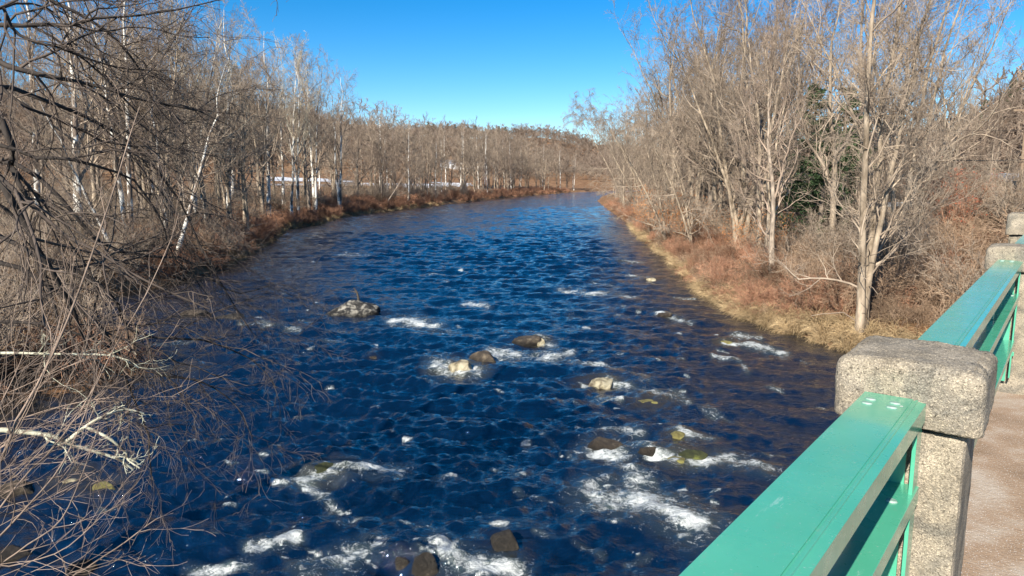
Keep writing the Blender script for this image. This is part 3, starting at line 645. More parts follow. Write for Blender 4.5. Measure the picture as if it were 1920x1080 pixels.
while n < 105:
    y = random.uniform(135, 400); i = np.interp(y, LB[:, 1], LB[:, 0]); x = i - random.uniform(3, 34); px = 960 + FPX * x / y
    if px < 560 or px > 1120: continue
    lim = np.interp(px, [560, 700, 760, 850, 950, 1040, 1080, 1120], [190, 215, 225, 235, 245, 262, 285, 285])
    h = min(hero_h(px, lim, y) * random.uniform(.72, .98), 25)
    k_ = random.choice(['far1', 'far2', 'far1', 'far3'] if y > 160 else ['tan1', 'grey1', 'far1']); place_tree(k_, x, y, h, LOOK[k_] + ' in lower far left row, ' + along(y, [(170, 'just past the tall grove'), (230, 'in front of the snow strip'), (300, 'below the conifer topped hill'), (999, 'close to the river bend')]), 'bare trees along the far left bank'); n += 1
n = 0
while n < 26:
    y = random.uniform(260, 470); i = np.interp(y, RB[:, 1], RB[:, 0]); x = i + random.uniform(3, 60); px = 960 + FPX * x / y
    if px > 1300 or px < 1040: continue
    place_tree(random.choice(['far1', 'far2']), x, y, random.uniform(17, 22), 'hazy bare tree where the river bends out of sight', 'bare trees at the far river bend'); n += 1

# ------------------------------------------------------------ pines
def make_pine(seed, hgt, rad, n1=70, dark=False):
    r = np.random.default_rng(seed); K = 10
    P0 = stem_path(r, (0, 0, -.3), hgt, (0, 0), K, .01)[None]; R0 = (.018 * hgt * (1 - np.linspace(0, 1, K)) + .02)[None]
    p1, q1 = grow(r, P0, R0, n1, .12, .98, rad / hgt, (1.15, 1.6), 5, .15, .08, .25, .02, .85, .4)
    p2, q2 = grow(r, p1, q1, 9, .2, 1, .38, (.5, 1.0), 3, .1, .1, .5, .012, .5, .5)
    trunk = tube_mesh('trunk', [(P0, R0, 7), (p1, q1, 4)])
    # needle tufts: small blades along second order twigs
    B = np.repeat(p2.reshape(-1, 3), 5, 0); B = B + r.normal(0, .09, B.shape); m = len(B)
    d = r.normal(size=(m, 3)); d[:, 2] += .3; d /= np.linalg.norm(d, axis=1, keepdims=True)
    w = np.cross(d, r.normal(size=(m, 3))); w /= np.linalg.norm(w, axis=1, keepdims=True)
    L = r.uniform(.18, .42, m)[:, None] * hgt / 18; W = L * .22
    v = np.stack([B - w * W, B + d * L * .7 - w * W * .8, B + d * L, B + w * W], 1).reshape(-1, 3)
    f = np.arange(m * 4).reshape(-1, 4)
    return trunk, np_mesh('needles', v, f)
PT = []
for sd, hh, rd in ((1, 18, 4.2), (2, 14, 3.2)):
    a, b_ = make_pine(sd, hh, rd); a.materials.append(M['bark_grey']); b_.materials.append(M['needles']); PT.append((a, b_, hh))
def place_pine(x, y, h, label, group=None, k=0):
    e = empty('pine_tree', (x, y, g1(x, y)), label, 'pine tree', group, random.uniform(0, 6)); a, b_, hh = PT[k]; e.scale = (h / hh * 1.35, h / hh * 1.35, h / hh)
    link('trunk', a, parent=e); link('needles', b_, parent=e); return e
for px, top, D, lab in [(1515, 160, 56, 'tall dark pine behind the right bank trees, left of the two'), (1572, 165, 60, 'tall dark pine behind the right bank trees, right of the two'), (1538, 235, 50, 'shorter pine in front of the two tall pines'), (1600, 215, 110, 'dark pine right of the tall pair behind bare trees'), (1500, 300, 75, 'low bushy pine below the tall pair')]:
    place_pine(at(px, D), D, hero_h(px, top, D) - g1(at(px, D), D), lab)
for k in range(11):
    px = [855, 868, 880, 893, 806, 816, 925, 936, 948, 842, 862, 886, 905, 800, 912, 930][k]; D = random.uniform(840, 900)
    x = at(px, D); place_pine(x, D, random.uniform(14, 19), 'small dark conifer on the crest of the central far hill', 'conifers on the central hill crest', 1)
for k in range(16):
    px = random.uniform(1725, 1960); D = random.uniform(380, 470); x = at(px, D); place_pine(x, D, random.uniform(13, 21), 'dark conifer among bare trees on the right hillside', 'conifers on the right hillside', 1)

# ------------------------------------------------------------ scattering "stuff" with geometry nodes
def scatter(name, pts, scl, srcs, label, cat, tilt=0.15):
    n = len(pts); me = bpy.data.meshes.new(name); me.vertices.add(n); me.vertices.foreach_set('co', np.asarray(pts, np.float32).ravel())
    rot = np.stack([rng.normal(0, tilt, n), rng.normal(0, tilt, n), rng.uniform(0, 6.28, n)], -1).astype(np.float32)
    a = me.attributes.new('rot', 'FLOAT_VECTOR', 'POINT'); a.data.foreach_set('vector', rot.ravel())
    a = me.attributes.new('scl', 'FLOAT_VECTOR', 'POINT'); a.data.foreach_set('vector', np.asarray(scl, np.float32).ravel())
    a = me.attributes.new('pick', 'INT', 'POINT'); a.data.foreach_set('value', rng.integers(0, len(srcs), n).astype(np.int32))
    o = bpy.data.objects.new(name, me); COL.objects.link(o); tag(o, label, cat, kind='stuff')
    g = bpy.data.node_groups.new(name + '_nodes', 'GeometryNodeTree')
    g.interface.new_socket('Geometry', in_out='INPUT', socket_type='NodeSocketGeometry'); g.interface.new_socket('Geometry', in_out='OUTPUT', socket_type='NodeSocketGeometry')
    gi = g.nodes.new('NodeGroupInput'); go = g.nodes.new('NodeGroupOutput'); j = g.nodes.new('GeometryNodeJoinGeometry')
    def attr(nm, ty):
        q = g.nodes.new('GeometryNodeInputNamedAttribute'); q.data_type = ty; q.inputs[0].default_value = nm; return q.outputs[0]
    for k, s in enumerate(srcs):
        oi = g.nodes.new('GeometryNodeObjectInfo'); oi.transform_space = 'ORIGINAL'; oi.inputs[0].default_value = s; oi.inputs['As Instance'].default_value = True
        ip = g.nodes.new('GeometryNodeInstanceOnPoints'); g.links.new(gi.outputs[0], ip.inputs['Points']); g.links.new(oi.outputs['Geometry'], ip.inputs['Instance'])
        cmp = g.nodes.new('FunctionNodeCompare'); cmp.data_type = 'INT'; cmp.operation = 'EQUAL'; g.links.new(attr('pick', 'INT'), cmp.inputs[2]); cmp.inputs[3].default_value = k
        g.links.new(cmp.outputs[0], ip.inputs['Selection'])
        er = g.nodes.new('FunctionNodeEulerToRotation'); g.links.new(attr('rot', 'FLOAT_VECTOR'), er.inputs[0]); g.links.new(er.outputs[0], ip.inputs['Rotation'])
        g.links.new(attr('scl', 'FLOAT_VECTOR'), ip.inputs['Scale']); g.links.new(ip.outputs[0], j.inputs[0])
    g.links.new(j.outputs[0], go.inputs[0])
    md = o.modifiers.new('scatter', 'NODES'); md.node_group = g
    return o
# forest on the hills and valley floor beyond the near rows
hsrc_e = place_tree('hill', 60, 560, 15, 'single bare tree standing on the valley floor beyond the bend')
hsrc = [c for c in hsrc_e.children if c.name.startswith('crown')][0]
def hill_pts():
    out = []
    def blk(n, x0, x1, y0, y1):
        x = rng.uniform(x0, x1, n); y = rng.uniform(y0, y1, n); s = seg_dist(x, y, POLY, True); k = (~inside(x, y, POLY)) & (s > 34)
        k &= ~((x < -8) & (x > -.37 * y) & (y > 235) & (y < 430))
        x, y = x[k], y[k]; out.append(np.stack([x, y, ground(x, y)], -1))
    blk(2600, -330, 260, 640, 960); blk(1300, -420, -90, 430, 700); blk(900, -480, -130, 240, 450); blk(1500, 150, 520, 260, 520); blk(500, 60, 330, 120, 300); blk(700, -40, 300, 480, 700); blk(260, -300, -60, 60, 240); blk(900, -200, 800, 2150, 2450); blk(260, 50, 160, 60, 200)
    return np.vstack(out)
hp = hill_pts(); sc = rng.uniform(.8, 1.25, (len(hp), 1)) * np.array([[1.15, 1.15, 1]])
scatter('hillside_forest', hp, sc, [hsrc], 'grey brown leafless forest covering the far hills and valley floor', 'forest', .03)
print('hill trees', len(hp), 'trees', ntree)

# ------------------------------------------------------------ shrubs and brush
def make_shrub(seed, n, hgt, spread, kids, fine, matn, leaf=None, nleaf=0, arch=0.0, lsize=.06):
    r = np.random.default_rng(seed); K = 6
    a = r.uniform(0, 6.28, n); rad0 = r.uniform(0, .45, n) * spread; d = np.stack([np.cos(a) * r.uniform(.1, .9, n) * spread / hgt, np.sin(a) * r.uniform(.1, .9, n) * spread / hgt, np.ones(n)], -1)
    d /= np.linalg.norm(d, axis=1, keepdims=True); p = np.stack([np.cos(a) * rad0, np.sin(a) * rad0, np.full(n, -.1)], -1); L = r.uniform(.55, 1.1, n) * hgt
    pts = np.empty((n, K, 3)); pts[:, 0] = p
    for k in range(1, K):
        d = d + r.normal(size=(n, 3)) * .16 - np.array([0, 0, arch]) * (k / K); d /= np.linalg.norm(d, axis=1, keepdims=True); pts[:, k] = pts[:, k - 1] + d * (L / (K - 1))[:, None]
    rad = np.linspace(1, .35, K)[None] * r.uniform(1.4, 2.4, n)[:, None] * fine
    p2, q2 = grow(r, pts, rad, kids[0], .25, 1, .4, (.4, 1.1), 4, .1 - arch * .5, .2, .7, fine, .4, .5)
    p3, q3 = grow(r, p2, q2, kids[1], .2, 1, .5, (.4, 1.1), 3, .05 - arch * .5, .25, .8, fine * .8, .4, .6)
    me = tube_mesh('stems', [(pts, rad, 3), (p2, q2, 3), (p3, q3, 3)]); me.materials.append(M[matn])
    lm = None
    if leaf:
        B = p3[:, 1:].reshape(-1, 3); B = B[r.choice(len(B), nleaf)] + r.normal(0, .05, (nleaf, 3))
        e1 = r.normal(size=(nleaf, 3)); e1 /= np.linalg.norm(e1, axis=1, keepdims=True); e2 = np.cross(e1, r.normal(size=(nleaf, 3))); e2 /= np.linalg.norm(e2, axis=1, keepdims=True)
        s = r.uniform(.6, 1.3, (nleaf, 1)) * lsize
        v = np.stack([B, B + e1 * s + e2 * s * .45, B + e1 * s * 2, B + e1 * s - e2 * s * .45], 1).reshape(-1, 3)
        lm = np_mesh('leaves', v, np.arange(nleaf * 4).reshape(-1, 4)); lm.materials.append(M[leaf])
    return me, lm
def place_shrub(me, lm, x, y, s, label, group=None, name='shrub', cat='shrub'):
    e = empty(name, (x, y, g1(x, y)), label, cat, group, random.uniform(0, 6)); e.scale = (s, s, s)
    o = link('stems', me, parent=e)
    if lm: link('leaves', lm, parent=e)
    return e, o
SH = {}
SH['red'] = make_shrub(1, 40, 1.8, 1.0, (5, 3), .009, 'stem_red', arch=.15)
SH['red2'] = make_shrub(2, 34, 1.3, 1.3, (5, 3), .009, 'stem_red', arch=.45)
SH['brown'] = make_shrub(3, 30, 2.5, 1.2, (6, 3), .010, 'stem_brown', arch=.3)
SH['brown2'] = make_shrub(4, 22, 3.6, 1.4, (7, 4), .011, 'twig_tan', arch=.2)
SH['beech'] = make_shrub(5, 9, 5.2, 1.3, (12, 5), .010, 'bark_tan', 'leaf_orange', 1500, 0, .07)
SH['redleaf'] = make_shrub(6, 20, 3.4, 1.0, (8, 5), .009, 'stem_red', 'leaf_red', 450, 0, .06)
SH['leafy'] = make_shrub(7, 40, 1.5, 1.1, (5, 3), .006, 'stem_brown', 'leaf_orange', 420, .4, .045)
src = {}
for k, (x, y, s, lab) in dict(red=(17.2, 62, 1.1, 'dense red stemmed shrub at the foot of the right bank trees'), red2=(14.4, 50, 1.1, 'low arching red shrub on the right bank point'), brown=(17, 40, 1.1, 'brown shrub behind the dry grass on the right bank'),
        brown2=(20, 38, 1.1, 'tall tan shrub left of the railing on the right bank')).items():
    e, o = place_shrub(SH[k][0], None, x, y, s, lab); src[k] = o
e, o = place_shrub(*SH['leafy'], 15.2, 44, 1, 'low shrub with clinging orange leaves above the dry grass'); src['leafy'] = o
for i, (px, D, s) in enumerate([(1228, 80, 1.0), (1250, 76, .95), (1278, 70, .9), (1300, 66, .8), (1345, 64, .7), (1210, 92, 1.), (1395, 56, .6), (1450, 50, .65)]):
    labs = ['orange leaved young beech at the water edge, leftmost of its clump', 'orange leaved young beech, second from the left of its clump', 'orange leaved young beech in front of the leaning pale tree', 'orange leaved young beech left of the spreading tree', 'short orange leaved beech under the spreading tree', 'orange leaved beech farthest upstream on the right bank', 'small orange leaved sapling right of the spreading trunks', 'small orange leaved sapling in the middle of the right bank thicket']
    place_shrub(*SH['beech'], at(px, D), D, s, labs[i], name='young_beech', cat='tree')
place_shrub(*SH['redleaf'], at(1790, 40), 40, 1.1, 'tall red tinted vine covered shrub in front of the guardrail'); place_shrub(*SH['redleaf'], at(1755, 43), 43, .9, 'smaller red tinted shrub left of the tall vine covered one')
e, o = place_shrub(SH['red'][0], None, -15.5, 24.5, .8, 'small red shrub on the gravel islet behind the drooping twigs')
def bank_pts(bank, n, y0, y1, s0, s1, sign):
    y = rng.uniform(y0, y1, n * 2) if y1 < 130 else y0 * (y1 / y0) ** rng.uniform(0, 1, n * 2)
    x = np.interp(y, bank[:, 1], bank[:, 0]) + sign * (s0 + (s1 - s0) * rng.uniform(0, 1, n * 2) ** 1.2)
    k = ~inside(x, y, POLY); d = seg_dist(x, y, POLY, True); k &= d > min(s0, .5); k &= ~((np.hypot(x, y) < 9)); x, y = x[k][:n], y[k][:n]
    return np.stack([x, y, ground(x, y)], -1)
LBm = LB[3:]; RBm = RB[2:]
def sc3(n, a, b): return rng.uniform(a, b, (n, 1)) * np.array([[1, 1, 1.]])
p = bank_pts(RBm, 1000, 33, 190, .7, 11, 1); scatter('right_bank_red_brush', p, sc3(len(p), .5, 1.05), [src['red'], src['red2'], src['leafy']], 'red brown leafless brush covering the right bank', 'brush')
p = bank_pts(RBm, 750, 26, 120, 5, 26, 1); scatter('right_bank_thicket', p, sc3(len(p), .7, 1.2), [src['brown'], src['brown2'], src['leafy']], 'tangled tan thicket under the right bank trees', 'thicket')
p = bank_pts(RB[1:], 260, 14, 42, 2.2, 14, 1); scatter('bridge_end_thicket', p, sc3(len(p), .6, 1.1), [src['brown'], src['leafy'], src['red2']], 'tan and rusty tangle on the right bank beside the bridge', 'thicket')
p = bank_pts(LBm, 1500, 46, 380, .6, 13, -1); scatter('left_bank_red_brush', p, sc3(len(p), .55, 1.15), [src['red'], src['red2'], src['red']], 'russet leafless brush along the left bank', 'brush')
p = bank_pts(LB[3:12], 420, 17, 60, .6, 22, -1); scatter('near_left_thicket', p, sc3(len(p), .7, 1.2), [src['brown'], src['brown2'], src['red2']], 'dense brown and reddish tangle on the near left bank', 'thicket')
p = bank_pts(LBm, 900, 30, 260, 4, 34, -1); scatter('left_bank_thicket', p, sc3(len(p), .8, 1.35), [src['brown'], src['brown2'], src['red']], 'tangled brown thicket under the left bank trees', 'thicket')
# dry grass
def make_grass(seed, n, L, arch):
    r = np.random.default_rng(seed); a = r.uniform(0, 6.28, n); rr_ = r.uniform(0, .22, n); d = np.stack([np.cos(a) * .6, np.sin(a) * .6, np.ones(n)], -1) + r.normal(0, .2, (n, 3)); d /= np.linalg.norm(d, axis=1, keepdims=True)
    K = 5; pts = np.empty((n, K, 3)); pts[:, 0] = np.stack([np.cos(a) * rr_, np.sin(a) * rr_, np.full(n, -.03)], -1); ln = r.uniform(.5, 1.1, n)[:, None] * L
    for k in range(1, K):
        d = d + r.normal(0, .12, (n, 3)) - np.array([0, 0, arch]) * k / K; d /= np.linalg.norm(d, axis=1, keepdims=True); pts[:, k] = pts[:, k - 1] + d * ln / (K - 1)
    rad = np.linspace(1, .3, K)[None] * np.full((n, 1), .011); me = tube_mesh('blades', [(pts, rad, 3)]); me.materials.append(M['straw']); return me
gme = make_grass(1, 60, .85, .9)
ge = empty('grass_tussock', (13.6, 33.5, g1(13.6, 33.5)), 'clump of pale dry grass hanging over the water at the right bank point', 'grass'); gs = link('blades', gme, parent=ge)
p = np.vstack([bank_pts(RBm, 650, 22, 46, .05, 2.2, 1), bank_pts(RBm, 160, 46, 110, .1, 1.2, 1)]); scatter('right_bank_dry_grass', p, sc3(len(p), .6, 1.3), [gs], 'straw coloured dry grass fringing the right bank', 'grass', .3)
p = bank_pts(LBm, 350, 56, 200, .1, 1.3, -1); scatter('left_bank_dry_grass', p, sc3(len(p), .6, 1.2), [gs], 'tan dry grass at the left waterline', 'grass', .3)

# ------------------------------------------------------------ snow field beyond the left bank
def snow_sheet(name, x0, x1, y0, y1, cond, nx=70, ny=50, up=.12):
    x, y = np.meshgrid(np.linspace(x0, x1, nx), np.linspace(y0, y1, ny), indexing='ij'); z = ground(x, y) + up; k = cond(x, y)
    v = np.stack([x, y, z], -1).reshape(-1, 3); i = np.arange(nx - 1)[:, None]; j = np.arange(ny - 1)[None]
    f = np.stack([i * ny + j, (i + 1) * ny + j, (i + 1) * ny + j + 1, i * ny + j + 1], -1)[(k[:-1, :-1] & k[1:, 1:])]
    o = link(name, np_mesh(name, v, f), M['snow'], smooth=True); tag(o, kind='structure')
snow_sheet('snow_field', -190, 0, 210, 350, lambda x, y: (seg_dist(x, y, POLY, True) > 30) & (x > -.34 * y) & (x < -.05 * y) & (vnoise(x, y, 5, 3, .09) > -.1))

# ------------------------------------------------------------ road, guardrail, poles, buildings at right
# road bench
rx = np.linspace(14, 60, 60); RY = 45.5
def road_z(x): return 4.75
q = MB(); 
for a, b_ in zip(rx[:-1], rx[1:]): pass
q = MB(); q.add([(25, 45.7, 4.80), (80, 42.3, 4.80), (80, 48.2, 4.80), (25, 51.7, 4.80)], [(0, 1, 2, 3)])
tag(link('road', q.mesh('rd'), M['asphalt']), kind='structure')
gr = empty('guardrail', (24, 45.5, 4.78), 'silver guardrail on posts along the road beyond the right bank thicket', 'guardrail')
A = np.array([-.6, -.02, 0]); B = np.array([14, -.95, 0]); d = (B - A) / np.linalg.norm(B - A)
prof = [(0, .46), (.04, .5), (.04, .56), (0, .6), (.04, .64), (.04, .7), (0, .76), (-.015, .76), (-.015, .46)]
q = MB(); q.prism(prof, A, B, (0, -1, 0), (0, 0, 1)); link('rail', fix_bevel(q.mesh('rail'), 0), M['galv'], gr)
q = MB(); q.box((0, 0, .33), (.2, .2, .78)); pm = fix_bevel(q.mesh('post'), .01); pm.materials.append(M['wood_grey'])
L = np.linalg.norm(B - A)
for k in range(11):
    o = link('post', pm, parent=gr); c = A + d * (L * (k + .3) / 11); o.location = (c[0], c[1] + .14, 0)
up = empty('utility_pole', (at(1903, 47), 47, 4.7), 'wooden utility pole beside the road near the right edge', 'utility pole')
q = MB(); q.cyl((0, 0, -.3), (0, 0, 7.2), .13, .1, 10); link('pole', q.mesh('pole'), M['wood_pole'], up)
q = MB(); q.box((0, 0, 6.6), (1.8, .1, .12)); link('crossarm', q.mesh('arm'), M['wood_pole'], up)
sp = empty('road_sign', (at(1891, 43), 43, 4.6), 'dark backed road sign on a thin post left of the utility pole', 'road sign')
q = MB(); q.box((0, 0, 1.1), (.07, .05, 2.4)); link('post', q.mesh('sp'), M['wood_pole'], sp)
q = MB(); q.box((.05, -.05, 1.9), (.32, .02, .75)); link('sign_panel', fix_bevel(q.mesh('spn'), .01), M['dark'], sp)
def wire(name, pts, r_, label):
    pp = resample(pts, 40)[None]; o = link(name, tube_mesh(name, [(pp, np.full((1, 40), r_), 5)]), M['dark']); tag(o, label, 'cable', 'overhead cables along the road'); return o
wire('overhead_cable', [U(1640, 293, 49), U(1720, 298, 48), U(1820, 301, 47), U(1903, 300, 46.8), U(2050, 292, 46)], .03, 'thick lower overhead cable above the guardrail')
wire('overhead_cable', [U(1690, 243, 49), U(1800, 245, 48), U(1903, 244, 46.8), U(2050, 238, 46)], .012, 'thin upper overhead cable, higher of the two')
def house(name, x, y, z, w, d_, h, rh, wallm, roofm, label, rz=0, nwin=2):
    e = empty(name, (x, y, z), label, 'building', None, rz)
    q = MB(); q.box((0, 0, h / 2), (w, d_, h)); link('wall', q.mesh('wall'), M[wallm], e)
    q = MB(); q.prism([(-d_ / 2 - .3, h - .05), (0, h + rh), (d_ / 2 + .3, h - .05), (d_ / 2 + .3, h - .2), (0, h + rh - .15), (-d_ / 2 - .3, h - .2)], (-w / 2 - .3, 0, 0), (w / 2 + .3, 0, 0), (0, 1, 0), (0, 0, 1))
    rf = link('roof', fix_bevel(q.mesh('roof'), 0), M[roofm], e)
    q = MB(); q.prism([(-d_ / 2, h), (0, h + rh - .18), (d_ / 2, h)], (-w / 2, 0, 0), (w / 2, 0, 0), (0, 1, 0), (0, 0, 1)); link('gable', fix_bevel(q.mesh('gable'), 0), M[wallm], e)
    for k in range(nwin):
        cx = (k + .5) / nwin * w - w / 2; q = MB(); q.box((cx, -d_ / 2 - .03, h * .55), (w / nwin * .4, .06, h * .36)); f = link('window', q.mesh('win'), M['white_paint'], e)
        q = MB(); q.box((cx, -d_ / 2 - .075, h * .55), (w / nwin * .32, .03, h * .29)); link('pane', q.mesh('pane'), M['dark'], f)
    return e
house('white_house', at(1510, 105), 105, 4.2, 3.2, 5, 2.4, 1.2, 'white_paint', 'white_paint', 'small white house gable glimpsed between trunks below the pines', .0, 1)
house('white_shed', at(1553, 92), 92, 3.6, 1.6, 2, 1.2, .4, 'white_paint', 'roof_grey', 'tiny pale shed right of the small white house', .0, 1)
house('roadside_building', at(1890, 82), 82, 5.0, 5.2, 4, 1.9, .7, 'yellow_wall', 'roof_grey', 'yellow walled building with blue grey roof behind the utility pole', .05, 2)
house('long_white_building', at(1702, 70), 70, 4.25, 4.4, 3, .8, .3, 'white_paint', 'white_paint', 'long low white building behind the road, left of the red shrub', 0, 5)
house('pale_barn', at(860, 560), 560, g1(at(860, 560), 560), 26, 10, 4, 3, 'white_paint', 'roof_grey', 'long pale barn glimpsed beyond the far left bank trees', 0, 4)

# ------------------------------------------------------------ the bridge: deck, kerb, piers, railing
AZ = math.atan2((2025 - 960) / FPX, math.cos(PIT) + (540 - HY) / FPX * math.sin(PIT))
uu = np.array([math.sin(AZ), math.cos(AZ), 0]); pp_ = np.array([math.cos(AZ), -math.sin(AZ), 0]); zz = np.array([0, 0, 1.])
BM = np.stack([pp_, uu, zz], 1)       # local (off, along, up) -> world
BR = Matrix(((pp_[0], uu[0], 0, 0), (pp_[1], uu[1], 0, 0), (0, 0, 1, 0), (0, 0, 0, 1)))
RZ = math.atan2(pp_[1], pp_[0])
def brid(off, al, z): return tuple(off * pp_ + al * uu + np.array([0, 0, z]))
WZ = H - 1.62        # walk level
q = MB(); q.box((.55, 4, WZ - .09), (2.0, 40, .18)); o = link('sidewalk', fix_bevel(q.mesh('sw'), .01), M['walk']); o.rotation_euler = (0, 0, RZ); tag(o, kind='structure')
q = MB(); q.box((-.56, 4, WZ - .05), (.21, 40, .30)); 
br = empty('bridge', (0, 0, 0), 'concrete and steel road bridge that carries the railing and sidewalk', 'bridge'); br.rotation_euler = (0, 0, RZ)
link('parapet_curb', fix_bevel(q.mesh('pc'), .02), M['concrete'], br)
q = MB(); q.box((3.2, 4, WZ - .45), (7.4, 40, .5)); link('deck', fix_bevel(q.mesh('dk'), .02), M['concrete'], br)
for k, off in enumerate((.1, 2.2, 4.3, 6.4)):
    q = MB(); q.box((off, 4, WZ - .71), (.4, 40, .02)); q.box((off, 4, WZ - 1.1), (.03, 40, .76)); q.box((off, 4, WZ - 1.49), (.4, 40, .02)); link('girder', q.mesh('gd'), M['paint'], br)
q = MB(); q.box((3.2, 25.4, 1.9), (8.4, 2.4, 5.4)); link('abutment', fix_bevel(q.mesh('ab'), .03), M['concrete'], br)
q = MB(); q.box((3.2, -12.5, 1.9), (8.4, 2.4, 5.4)); link('abutment', fix_bevel(q.mesh('ab'), .03), M['concrete'], br)
q = MB(); q.box((5.4, 4, WZ - .17), (7.2, 40, .06)); o = link('bridge_roadway', fix_bevel(q.mesh('rw'), .01), M['asphalt']); o.rotation_euler = (0, 0, RZ); tag(o, kind='structure')

ZR = H - .6          # rail top level
def pier_cap(w, l, h, seed, top):
    """cap with softened corners and a crowned top"""
    import bmesh
    bm = bmesh.new(); nx, ny = 15, 15
    def prof(u, v):   # crown: drop toward edges
        return h * 1.0 - .022 * (u * u) ** 1.6 - .022 * (v * v) ** 1.6
    bmesh.ops.create_cube(bm, size=1)
    for v in bm.verts: v.co = Vector((v.co.x * w, v.co.y * l, (v.co.z + .5) * h))
    vert_e = [e for e in bm.edges if abs(e.verts[0].co.z - e.verts[1].co.z) > .01]
    bmesh.ops.bevel(bm, geom=vert_e, offset=.035, segments=4, profile=.5, affect='EDGES')
    topf = [f for f in bm.faces if f.normal.z > .9]
    te = list({e for f in topf for e in f.edges}); bmesh.ops.bevel(bm, geom=te, offset=.05, segments=5, profile=.55, affect='EDGES', clamp_overlap=True)
    bf = [f for f in bm.faces if f.normal.z < -.9]; be = list({e for f in bf for e in f.edges}); bmesh.ops.bevel(bm, geom=be, offset=.008, segments=2, profile=.5, affect='EDGES')
    bmesh.ops.triangulate(bm, faces=bm.faces)
    for _ in range(6):
        bmesh.ops.subdivide_edges(bm, edges=[e for e in bm.edges if e.calc_length() > .017], cuts=1)
        bmesh.ops.triangulate(bm, faces=bm.faces)
    co = np.array([v.co[:] for v in bm.verts]); bm.normal_update(); nn = np.array([v.normal[:] for v in bm.verts])
    d = .0035 * vnoise(co[:, 0] * 14 + seed, co[:, 1] * 14 + co[:, 2] * 17, seed, 4, 1.6) ; d += .0008 * np.random.default_rng(seed).normal(size=len(co))
    rc = np.random.default_rng(seed + 40)
    edge = np.where((np.abs(np.abs(nn)).max(1) < .93) & (co[:, 2] > .01))[0]
    for ci in rc.choice(edge, 26):      # small chips knocked off the arrises
        rad_ = rc.uniform(.008, .026); q_ = np.linalg.norm(co - co[ci], axis=1); d -= rad_ * .38 * (1 - sm(q_ / rad_))
    co += nn * d[:, None]; co[:, 2] += .012 * (1 - (co[:, 0] / w * 2) ** 2) * (co[:, 2] > h * .6)
    for v, c in zip(bm.verts, co): v.co = c
    me = bpy.data.meshes.new('cap'); bm.to_mesh(me); bm.free(); return me
def shaft_mesh(w, l, z0, z1, seed):
    import bmesh
    bm = bmesh.new(); bmesh.ops.create_cube(bm, size=1)
    for v in bm.verts: v.co = Vector((v.co.x * w, v.co.y * l, z0 if v.co.z < 0 else z1))
    es = [e for e in bm.edges if abs(e.verts[0].co.z - e.verts[1].co.z) > .01]; bmesh.ops.bevel(bm, geom=es, offset=.016, segments=2, profile=.5, affect='EDGES')
    bmesh.ops.triangulate(bm, faces=bm.faces)
    for _ in range(5):
        bmesh.ops.subdivide_edges(bm, edges=[e for e in bm.edges if e.calc_length() > .04], cuts=1); bmesh.ops.triangulate(bm, faces=bm.faces)
    co = np.array([v.co[:] for v in bm.verts]); bm.normal_update(); nn = np.array([v.normal[:] for v in bm.verts])
    # spalled strip down the left of the front face: rough and set back
    k = sm((.3 - (co[:, 0] / w + .5) + .10 * np.sin(co[:, 2] * 13) + .05 * np.sin(co[:, 2] * 31)) / .05) * (nn[:, 1] < -.5)
    d = .002 * vnoise(co[:, 0] * 14, co[:, 1] * 14 + co[:, 2] * 16, seed, 4, 1.6) - k * .012 + k * .006 * np.random.default_rng(seed).normal(size=len(co))
    co += nn * d[:, None]
    for v, c in zip(bm.verts, co): v.co = c
    me = bpy.data.meshes.new('shaft'); bm.to_mesh(me); bm.free(); return me
PIER = [(2.19, .375, .36, 0, 'nearest concrete railing post with rounded cap beside the green rails'), (6.49, .375, .36, 0, 'second concrete railing post farther along the bridge'), (10.8, .62, .5, .08, 'wide third concrete post at the far end of the bridge railing')]
for k, (al, w, l, ex, lab) in enumerate(PIER):
    ctr = -.3275 if k < 2 else -.36
    e = empty('railing_post', brid(ctr, al + l / 2, WZ + .02), lab, 'post', 'concrete railing posts'); e.rotation_euler = (0, 0, RZ)
    zb = ZR - .085 - (WZ + .02)
    o = link('cap', pier_cap(w, l, .175 + ex, 3 + k, 0), M['concrete'], e, smooth=True); o.location = (0, 0, zb)
    o = link('shaft', shaft_mesh(w - .075, l - .07, -.05, zb - .012, 7 + k), M['concrete'], e, smooth=True); o.location = (.0, .0, 0)
    q = MB(); q.box((0, 0, zb - .02), (w - .12, l - .115, .06)); link('joint', q.mesh('joint'), M['dark'], e)
